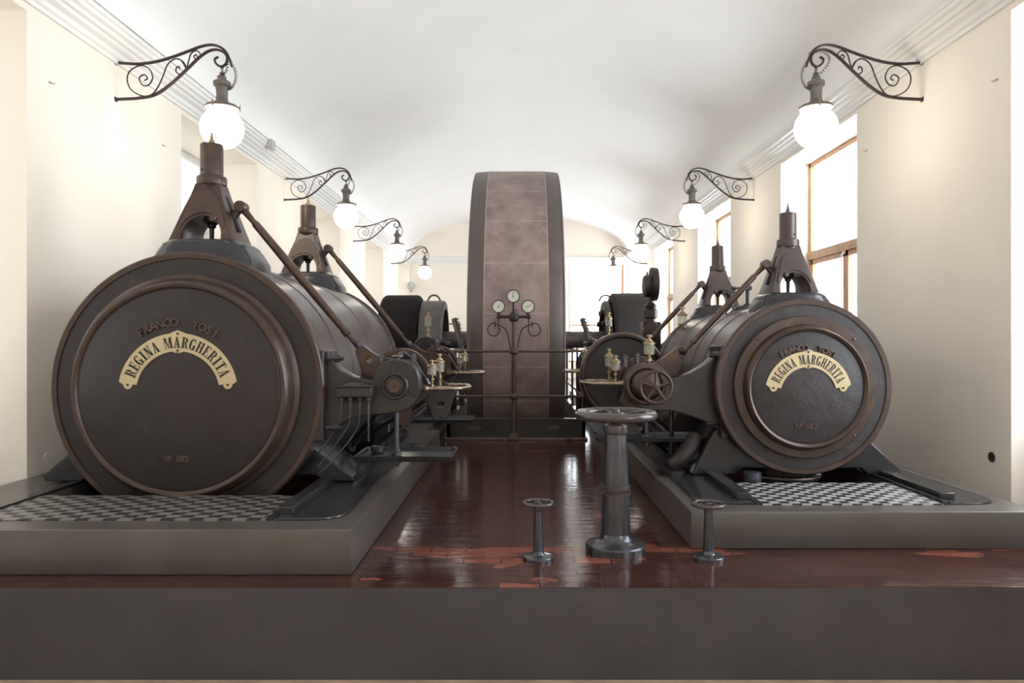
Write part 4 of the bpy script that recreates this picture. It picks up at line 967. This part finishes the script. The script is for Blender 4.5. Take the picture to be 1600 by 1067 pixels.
for i, (u, v, ang, na) in enumerate(((779, 479, 0, 55), (802, 463, 0, 88), (825, 479, 0, 35))):
    px, pz = gp(u, v); y_ = gy-.02
    b = MB(); b.lathe([(.03, .05), (.085, .045), (.088, .0), (.09, -.03), (.1, -.035), (.1, -.045), (.09, -.05), (.086, -.043)], (px, y_, pz), 'Y', 36); b.f = [q for q in b.f if len(q) < 30]
    gcase = t.part('gauge', b, 'wrought', label='round pressure gauge with pale dial')
    b = MB(); b.lathe([(.088, -.038), (0, -.038)], (px, y_, pz), 'Y', 36); t.part('dial', b, 'gaugewhite', parent=gcase)
    b = MB(); a = radians(na); c1 = Vector((px-.03*cos(a), y_-.041, pz-.03*sin(a))); c2 = Vector((px+.066*cos(a), y_-.041, pz+.066*sin(a)))
    b.tube([c1, c2], [.004, .002], 5)
    for k_ in range(19):
        a2 = radians(-55+290*k_/18); r2 = .07 if k_ % 3 else .064
        b.tube([(px+r2*cos(a2), y_-.0395, pz+r2*sin(a2)), (px+.077*cos(a2), y_-.0395, pz+.077*sin(a2))], .0012, 4)
    b.lathe([(.008, -.0405), (0, -.044)], (px, y_, pz), 'Y', 12); t.part('needle', b, 'ink', parent=gcase)
    b = MB(); zb = cz_+.03 if i != 1 else cz_+.05
    b.tube([(px, gy, pz-.085), (px, gy, zb)], .014, 10); b.lathe([(.022, 0), (.026, .01), (.022, .03)], (px, gy, zb), 'Z', 12)
    if i == 1: b.tube([(px, gy-.02, zb+.05), (px+.04, gy-.02, zb+.052), (px+.058, gy-.02, zb+.03)], .009, 8)
    t.part('gauge_stem', b, 'wrought')
for s_, u0, uc in ((-1, 779, 771.5), (1, 826, 835)):
    cx_, cz2 = gp(uc, 515); R_ = .09
    P = [(gp(u0, 0)[0], gy, cz_-.02), (gp(u0, 0)[0], gy, cz2+.03)]
    for k_ in range(22):
        a = 0.25-2*pi*.78*k_/21
        P.append((cx_-s_*R_*cos(a), gy-.01, cz2+R_*1.05*sin(a)))
    P += [(gp(803+s_*14, 0)[0], gy-.01, gp(0, 513)[1]), (gp(803+s_*8, 0)[0], gy, gp(0, 530)[1]), (gp(803+s_*5, 0)[0], gy, gp(0, 547)[1])]
    b = MB(); b.tube(smooth(P, 3), .0095, 8); t.part('coiled_pipe', b, 'wrought')
    b = MB(); p = gp(u0-s_*-5, 505); b.tube([(p[0], gy-.03, p[1]+.02), (p[0], gy-.03, p[1]-.06)], .011, 8); t.part('cock_lever', b, 'ink')

# ------------------------------------------------------------------ engine beds, guards, bearings by the wheel
def bed(label, x0, x1, y0, y1, z0, z1, cx, cz):
    t = Thing('engine_bed', label, 'engine bed', ((x0+x1)/2, y0, z0), 'engine beds between cylinder and crank')
    b = MB(); b.box(x0, x1, y0, y1, z0, z1); t.part('frame', b, 'blue', .03)
    b = MB(); b.box(x0-.05, x1+.05, y0-.0, y1, z0, z0+.12); t.part('foot_flange', b, 'blue', .015)
    b = MB(); b.lathe([(0, 0), (.55, 0), (.55, .1), (.45, .15), (.45, 1.6), (.5, 1.65), (.5, 1.75), (0, 1.75)], (cx, y0-.25, cz+.0), 'Y', 48); t.part('crosshead_guide', b, 'cast')
    return t
bed('blue-grey engine bed behind the larger cylinder', -3.2, -1.75, 9.8, 13.6, PL, 1.36, cxL, czL)
bed('blue-grey engine bed behind the smaller cylinder', 1.75, 3.1, 9.6, 13.6, PR, 1.25, cxR, czR)

def guard(label, x0, x1, r, z, m, name='crank_guard'):
    t = Thing(name, label, 'crank guard', ((x0+x1)/2, 14.67, z), 'rounded crank guards')
    b = MB(); e = .09; h = (x1-x0)/2
    b.lathe([(0, -h+.02), (r-.3, -h+.01), (r-e, -h)]+[(r-e+e*sin(a), -h+e-e*cos(a)) for a in [pi/2*i/5 for i in range(6)]]+[(r-e+e*cos(a), h-e+e*sin(a)) for a in [pi/2*i/5 for i in range(6)]]+[(r-.3, h-.01), (0, h-.02)], ((x0+x1)/2, 14.67, z), 'X', 64)
    # the sheet leans out a little towards its foot
    t.part('sheet', b, m)
    b = MB(); b.box(x0+.05, x1-.05, 14.2, 15.1, PL-.0, z-r+.12); t.part('foot', b, 'cast', .01)
    return t
G1 = guard('black rounded crank guard behind the larger cylinder', -2.68, -1.93, .97, 1.42, 'black')
G2 = guard('dark rounded crank guard behind the smaller cylinder', 1.80, 2.55, .99, 1.44, 'darkroll')

def exciter(label, x0, x1, r, z, sg):
    t = Thing('ring_casing', label, 'machine casing', ((x0+x1)/2, 14.67, z), 'ring casings on the wheel shaft')
    c_ = ((x0+x1)/2, 14.67, z); h = (x1-x0)/2
    b = MB(); b.lathe([(r-.16, -h), (r-.03, -h), (r, -h+.03), (r, h-.03), (r-.03, h), (r-.16, h), (r-.16, -h)], c_, 'X', 64); b.f = [q for q in b.f if len(q) < 60]; t.part('casing', b, 'grey')
    b = MB(); b.lathe([(0, -sg*.06), (r-.15, -sg*.06), (r-.15, sg*0)], c_, 'X', 64); t.part('back_plate', b, 'black')
    for i in range(10):
        a = 2*pi*i/10
        b = MB(); p = Vector((c_[0]+sg*h*.3, c_[1]+(r-.22)*cos(a), c_[2]+(r-.22)*sin(a))); b.lathe([(.05, -.1), (.06, 0), (.05, .1)], p, 'X', 12); t.part('coil', b, 'wrought')
    b = MB(); P = [(c_[0], 14.67-.1, z+r-.01), (c_[0], 14.67-.06, z+r+.07), (c_[0], 14.67+.0, z+r+.1), (c_[0]+.0, 14.67+.06, z+r+.07), (c_[0], 14.67+.1, z+r-.01)]
    P = [(c_[0]-.13, 14.67, z+r-.01), (c_[0]-.08, 14.67, z+r+.08), (c_[0], 14.67, z+r+.11), (c_[0]+.08, 14.67, z+r+.08), (c_[0]+.13, 14.67, z+r-.01)]
    b.tube(smooth(P, 4), .018, 8); t.part('lifting_eye', b, 'grey')
exciter('open grey ring casing beside the black crank guard', -1.93, -1.46, .8, 1.48, 1)
exciter('open grey ring casing beside the dark crank guard of smaller engine', 1.66, 1.79, .8, 1.48, -1)

def pedestal(label, x0, x1, y, z0, z1, sx):
    t = Thing('bearing_pedestal', label, 'bearing pedestal', ((x0+x1)/2, y, z0), 'shaft bearing pedestals')
    xm = (x0+x1)/2; hw = (x1-x0)/2
    b = MB(); b.plate([[(x0-.08, z0), (x1+.08, z0), (x1, z0+.3), (x1, z1-.2)]+[(xm+hw*cos(pi*i/12), z1-.2+.2*sin(pi*i/12)) for i in range(1, 12)]+[(x0, z1-.2), (x0, z0+.3)]], y-.25, y+.25, .015); t.part('body', b, 'cast')
    b = MB(); b.lathe([(0, -.02), (.12, -.02), (.13, 0), (.13, .6), (0, .6)], (xm, y-.3, z1-.2), 'Y', 32); t.part('cap', b, 'cast')
    for s_ in (-1, 1):
        b = MB(); b.hexbolt((xm+s_*hw*.62, y-.1, z1-.12), .035, .12, 'Z', 1); t.part('stud', b, 'bolt')
    oiler(t, xm+sx*.02, y-.05, z1-.02, .42, .055)
    return t
pedestal('grey bearing pedestal with tall oiler behind the larger cylinder', -1.72, -1.32, 12.2, PL, 1.56, 1)
pedestal('grey bearing pedestal with tall oiler behind the smaller cylinder', 1.3, 1.7, 12.2, PR, 1.56, -1)
for sg, x_, lb in ((-1, -1.13, 'toothed slanting bar beside flywheel on the larger engine side'), (1, 1.2, 'toothed slanting bar beside flywheel on the smaller engine side')):
    t = Thing('toothed_bar', lb, 'toothed bar', (x_, 13.4, PL), 'toothed bars beside the flywheel')
    b = MB(); a_, c_ = Vector((x_-.05, 13.4, 1.88)), Vector((x_+.09*1, 13.2, 1.42)); 
    b.tube([a_, c_, c_+Vector((.02, 0, -1.1))], .05, 8); t.part('bar', b, 'grey')
    b = MB()
    for i in range(9):
        p = a_.lerp(c_, i/8)+Vector((.05, -.02, 0)); b.box(p.x-.02, p.x+.03, p.y-.05, p.y+.05, p.z-.012, p.z+.012)
    t.part('teeth', b, 'railband')
    t = Thing('shaft_collar', 'dark half-round bearing cover by the flywheel on the %s engine side' % ('larger' if sg < 0 else 'smaller'), 'bearing cover', (x_, 12.6, PL), 'half-round bearing covers')
    b = MB(); xc = -1.37 if sg < 0 else 1.29; r = .28
    b.plate([[(xc-r, PL), (xc+r, PL)]+[(xc+r*cos(pi*i/18), 1.12+r*1.0*sin(pi*i/18)) for i in range(19)]], 12.5, 12.75, .02); t.part('cover', b, 'cover')
    b = MB(); b.tube([(xc+(r-.03)*cos(pi*i/18), 12.5, 1.12+(r-.03)*sin(pi*i/18)) for i in range(19)], .03, 8); t.part('edge_ring', b, 'grey')
    b = MB(); b.lathe([(0, 0), (.09, 0), (.1, .03), (.06, .09), (0, .1)], (xc, 12.9, 1.42), 'Z', 20); b.tube([(xc-.17, 12.9, 1.42), (xc+.17, 12.9, 1.42)], .05, 10); t.part('clamp', b, 'cast')

# governor with upright disc at the smaller engine
gvx = W(1017, 0, 10.6)[0]; gz = lambda v: W(0, v, 10.6)[1]
t = Thing('governor', 'upright governor stand with narrow disc on top beside smaller cylinder', 'governor', (gvx, 10.6, gz(525)))
b = MB(); b.box(gvx-.13, gvx+.13, 10.5, 10.8, gz(560), gz(503)); t.part('gear_box', b, 'cast', .015)
b = MB(); b.lathe([(.0, -.03), (.07, -.03), (.12, -.02), (.13, 0), (.13, .02)], (gvx+.0, 10.49, gz(517)), 'Y', 32); t.part('round_cover', b, 'tower')
b = MB(); b.lathe([(.07, gz(503)), (.07, gz(498)), (.10, gz(496)), (.10, gz(484)), (.08, gz(482)), (.09, gz(478)), (.06, gz(474)), (.03, gz(472)), (.03, gz(455))], (gvx, 10.62, 0), 'Z', 28); t.part('stem', b, 'cast')
b = MB(); b.lathe([(0, -.02), (.2, -.03), (.235, -.03), (.24, -.02), (.24, .05), (.235, .06), (0, .06)], (gvx+.03, 10.62, gz(444)), 'X', 56); t.part('disc', b, 'cover')
b = MB(); b.lathe([(0, -.13), (.14, -.13), (.16, -.11), (.16, -.02), (0, -.02)], (gvx+.03, 10.62, gz(447)), 'X', 40); b.tube([(gvx-.05, 10.62, gz(432)), (gvx-.05, 10.62, gz(425))], .012, 8); t.part('drum', b, 'wrought')
# lubricator and relief pipes on the smaller cylinder
ox, oz = W(1066, 502, 9.0)
t = Thing('lubricator', 'glass lubricator on the far end of the smaller cylinder', 'lubricator', (ox, 9.0, oz)); oiler(t, ox, 9.0, oz-.22, .4, .055)
rx, rz = W(1168, 478, 8.2)
t = Thing('relief_valve', 'small relief valve with bent pipe behind the front tower of smaller cylinder', 'relief valve', (rx, 8.2, rz))
b = MB(); b.box(rx-.12, rx+.1, 8.1, 8.3, czR+.68, rz+.0); t.part('base', b, 'blue', .02)
b = MB(); b.lathe([(.045, 0), (.045, .02), (.022, .03), (.022, .17), (.035, .18), (.035, .23), (0, .23)], (rx, 8.2, rz), 'Z', 20); b.tube([(rx-.06, 8.2, rz+.2), (rx+.04, 8.2, rz+.2)], .03, 6); t.part('valve', b, 'cast')
b = MB(); b.tube(smooth([(rx-.02, 8.2, rz+.2), (rx-.14, 8.2, rz+.19), (rx-.13, 8.2, rz+.1), (rx-.16, 8.2, rz+.04), (rx-.2, 8.15, rz-.04), (rx-.35, 7.8, rz-.1)], 4), .012, 8); b.tube([(rx-.13, 8.2, rz+.19), (rx-.18, 8.2, rz+.2)], .022, 6); t.part('pipe', b, 'cast')

# ------------------------------------------------------------------ wall lamps
def lamp(label, sx, y, lit=True):
    """iron scroll bracket and globe; drawn as for the wall on the left, mirrored by sx"""
    k = 7.85/F/5.333
    ax, az = 108, 255                     # where the upper bar leaves the wall
    zt = CH+(CV-(50+255/5.333))*7.85/F
    def P(a, c, dy=0): return (-sx*-1*0+sx*(XW-(a-ax)*k), y+dy, zt-(c-az)*k)
    bx_ = sx*XW
    t = Thing('wall_lamp', label, 'wall lamp', (bx_, y, zt), 'scroll-bracket globe lamps on the walls')
    up = smooth([(100, 255), (200, 262), (300, 266), (430, 250), (560, 215), (700, 165), (820, 120), (920, 108), (1000, 140), (1045, 200), (1075, 290)], 5)
    lo = smooth([(100, 562), (200, 558), (300, 551), (430, 525), (560, 440), (700, 312), (800, 215), (880, 160), (950, 148), (1010, 172), (1035, 215), (1025, 265), (985, 288), (945, 265), (932, 228), (962, 208)], 5)
    def strap(pts, r, nm, fl=1.6, tp=1.):
        b = MB(); n_ = len(pts); b.tube([P(a, c) for a, c in pts], [r*(1-(1-tp)*i/n_) for i in range(n_)], 8, flat=fl); return t.part(nm, b, 'wrought')
    strap(up, .0155, 'upper_bar', 1.5, .8); strap(lo, .0165, 'lower_bar', 1.5, .7)
    s1 = smooth([(345, 405), (372, 385), (345, 355), (303, 385), (330, 442), (380, 442), (415, 380), (385, 305), (310, 280), (225, 325), (203, 400), (235, 480), (320, 530), (400, 525), (455, 465), (500, 370), (540, 270), (600, 225), (650, 235), (690, 300)], 5)
    s2 = smooth([(640, 310), (635, 288), (612, 300), (612, 335), (645, 350), (680, 325), (690, 285), (660, 240), (610, 222)], 5)
    s3 = smooth([(700, 300), (715, 240), (735, 180), (780, 155), (812, 185), (805, 222), (775, 230), (758, 205), (775, 190), (785, 203)], 5)
    for q in (s1, s2, s3): strap(q, .0068, 'scroll', 1.4)
    for c in (255, 562):
        b = MB(); p = P(104, c); b.box(min(p[0], bx_)-.004, max(p[0], bx_)+.004, y-.03, y+.03, p[2]-.025, p[2]+.025); t.part('wall_plug', b, 'wrought', .004)
    # lantern
    cx_ = P(993, 0)[0]; Z = lambda c: P(0, c)[2]
    b = MB(); b.torus((cx_, y, Z(312)), .022, .005, 'X', 20, 6); b.torus((cx_, y, Z(290)), .016, .005, 'Y', 16, 6); t.part('hook_ring', b, 'wrought')
    q = lambda r, c: (r*k, Z(c)-Z(500))
    b = MB(); b.lathe([q(0, 335), q(18, 338), q(22, 352), q(14, 360), q(30, 366), q(34, 385), q(42, 405), q(62, 412), q(70, 420), q(70, 448), q(58, 458), q(50, 470), q(47, 500), q(45, 530), q(48, 570), q(56, 585), q(80, 600), q(120, 612), q(135, 625), q(138, 640), q(128, 645), q(0, 640)], (cx_, y, Z(500)), 'Z', 36)
    cap = t.part('lamp_cap', b, 'lampmetal')
    b = MB()
    for a in (radians(20), radians(140), radians(260)):
        p = Vector((cx_+136*k*cos(a), y+136*k*sin(a), Z(632))); b.tube([p+Vector((0, 0, .03)), p, p-Vector((0, 0, .03))], [.008, .014, .008], 8); b.tube([p+Vector((0, 0, .03)), p+Vector((.012*cos(a), .012*sin(a), .05))], .004, 6)
    t.part('clamp_screws', b, 'brass', parent=cap)
    b = MB(); R_ = 174*k; b.lathe([(R_*sin(pi*i/28), -R_*cos(pi*i/28)*.98) for i in range(0, 25)], (cx_, y, Z(802)), 'Z', 40); b.f = [f_ for f_ in b.f if len(f_) < 30]
    t.part('globe', b, 'globe', sa=80, label='lit opal glass globe')
    # coiled flex hanging beside the cap
    def coil(ctrl, turns, rr):
        c_ = smooth(ctrl, 12); out = []
        n_ = turns*8
        for i in range(n_+1):
            f_ = i/n_*(len(c_)-1); j = min(int(f_), len(c_)-2); g = f_-j
            p = Vector(c_[j]).lerp(Vector(c_[j+1]), g); d = (Vector(c_[j+1])-Vector(c_[j])).normalized()
            u = Vector((0, 1, 0)); v = d.cross(u)
            a = 2*pi*i/8; out.append(p+u*cos(a)*rr+v*sin(a)*rr)
        return out
    b = MB(); b.tube(coil([P(1050, 225, .02), P(1090, 300, .03), P(1100, 380, .03), P(1075, 450, .02), P(1045, 480)], 20, .013), .0035, 5)
    if sx > 0: b.tube(coil([P(1060, 190, -.02), P(960, 170, -.02), P(890, 215, -.02), P(900, 280, -.02), P(960, 350, -.01)], 16, .012), .0035, 5)
    else: b.tube(coil([P(1050, 250, -.02), P(1040, 330, -.03), P(1000, 370, -.03), P(960, 380, -.02)], 10, .012), .004, 5)
    t.part('coiled_flex', b, 'wrought')
    return t
LY = [7.85, 13.48, 19.11, 24.74]
words_ = ['nearest the viewer', 'second from the viewer', 'third from the viewer', 'farthest from the viewer']
for sx, side in ((-1, 'over the larger engine'), (1, 'over the smaller engine')):
    root = lamp('globe wall lamp %s, %s' % (side, words_[0]), sx, LY[0])
    for i in (1, 2, 3):
        l_ = root.loc; dup(root.o, (l_[0], LY[i], l_[2]), 'globe wall lamp %s, %s' % (side, words_[i]))

# ------------------------------------------------------------------ small things on the walls
def onwall(sx, u): return XW*F/abs(u-CU)
D = 4.1*F/abs(416-CU)
cz_ = CH+(CV-225)*D/F
t = Thing('junction_box', 'small white junction box on the cornice behind first globe lamp', 'junction box', (-4.05, D, cz_))
b = MB(); b.box(-4.07, -3.99, D-.05, D+.12, cz_-.08, cz_+.07); t.part('box', b, 'wallgrey', .006)
b = MB(); b.tube([(-4.05, 3, 4.735), (-4.05, 24, 4.735)], .009, 6); single('cable_run', b, 'wallgrey', 'thin grey cable clipped along the cornice edge over larger engine', 'cable', (0, 0, 0))
b = MB(); D = onwall(1, 1550); z = CH+(CV-714)*D/F; b.lathe([(.0, .02), (.034, .02), (.036, -.004), (.046, -.006), (.046, .0)], (XW-.002, D, z), 'X', 24)
single('pipe_sleeve', b, 'dark', 'small dark round pipe hole in the cream wall low beside smaller engine', 'pipe hole', (0, 0, 0))
b = MB(); D = onwall(-1, 73); z = CH+(CV-715)*D/F; b.torus((-XW+.002, D, z), .045, .004, 'X', 24, 6); b.lathe([(0, .004), (.044, .004)], (-XW, D, z), 'X', 24)
single('blanking_cap', b, 'plaster', 'painted-over round blanking cap low on the cream wall beside larger engine', 'wall cap', (0, 0, 0))
for sx, u, v, lb in ((-1, 79, 129, 'tiny hook high on the cream wall, before the first globe lamp over larger engine'), (-1, 255, 227, 'tiny hook on the cream wall beside the first window recess over larger engine'), (1, 1354, 235, 'tiny hook on the cream wall beside oak window over smaller engine'), (1, 1556, 125, 'tiny hook high on cream wall near the edge over smaller engine')):
    D = onwall(sx, u); z = CH+(CV-v)*D/F; b = MB(); x_ = sx*XW
    b.tube([(x_, D-.03, z), (x_-sx*.02, D-.02, z-.01), (x_-sx*.025, D+.01, z-.01), (x_-sx*.02, D+.03, z+.005)], .006, 6); b.lathe([(.012, 0), (.012, -sx*.006), (0, -sx*.006)], (x_, D, z), 'X', 10)
    single('wall_hook', b, 'wallgrey', lb, 'hook', (0, 0, 0), 'small wall hooks')
px0, pz0 = W(691, 548, Y1-.03); px1, pz1 = W(719, 505, Y1-.03)
t = Thing('framed_print', 'framed pale print on the far cream wall beside flywheel', 'picture', (px0, Y1-.03, pz0))
b = MB(); e = .05; b.box(px0, px1, Y1-.06, Y1-.01, pz0, pz0+e); b.box(px0, px1, Y1-.06, Y1-.01, pz1-e, pz1); b.box(px0, px0+e, Y1-.06, Y1-.01, pz0, pz1); b.box(px1-e, px1, Y1-.06, Y1-.01, pz0, pz1); t.part('frame', b, 'frame_red')
b = MB(); b.box(px0+e, px1-e, Y1-.04, Y1-.01, pz0+e, pz1-e); t.part('print', b, 'paper')
sx_, sz_ = W(643, 447, Y1-.2)
t = Thing('wall_fitting', 'small grey spotlight fixed in the far corner above black guard', 'fitting', (sx_, Y1-.1, sz_))  # plain grey housing on a bent bracket, device unidentified
b = MB(); b.lathe([(0, -.16), (.14, -.16), (.17, -.1), (.13, .1), (.06, .14), (0, .14)], (sx_, Y1-.25, sz_), 'Y', 20); t.part('housing', b, 'wallgrey')
b = MB(); b.tube([(sx_, Y1, sz_-.2), (sx_, Y1-.2, sz_-.22), (sx_, Y1-.25, sz_-.1)], .025, 8); t.part('mount', b, 'wallgrey')
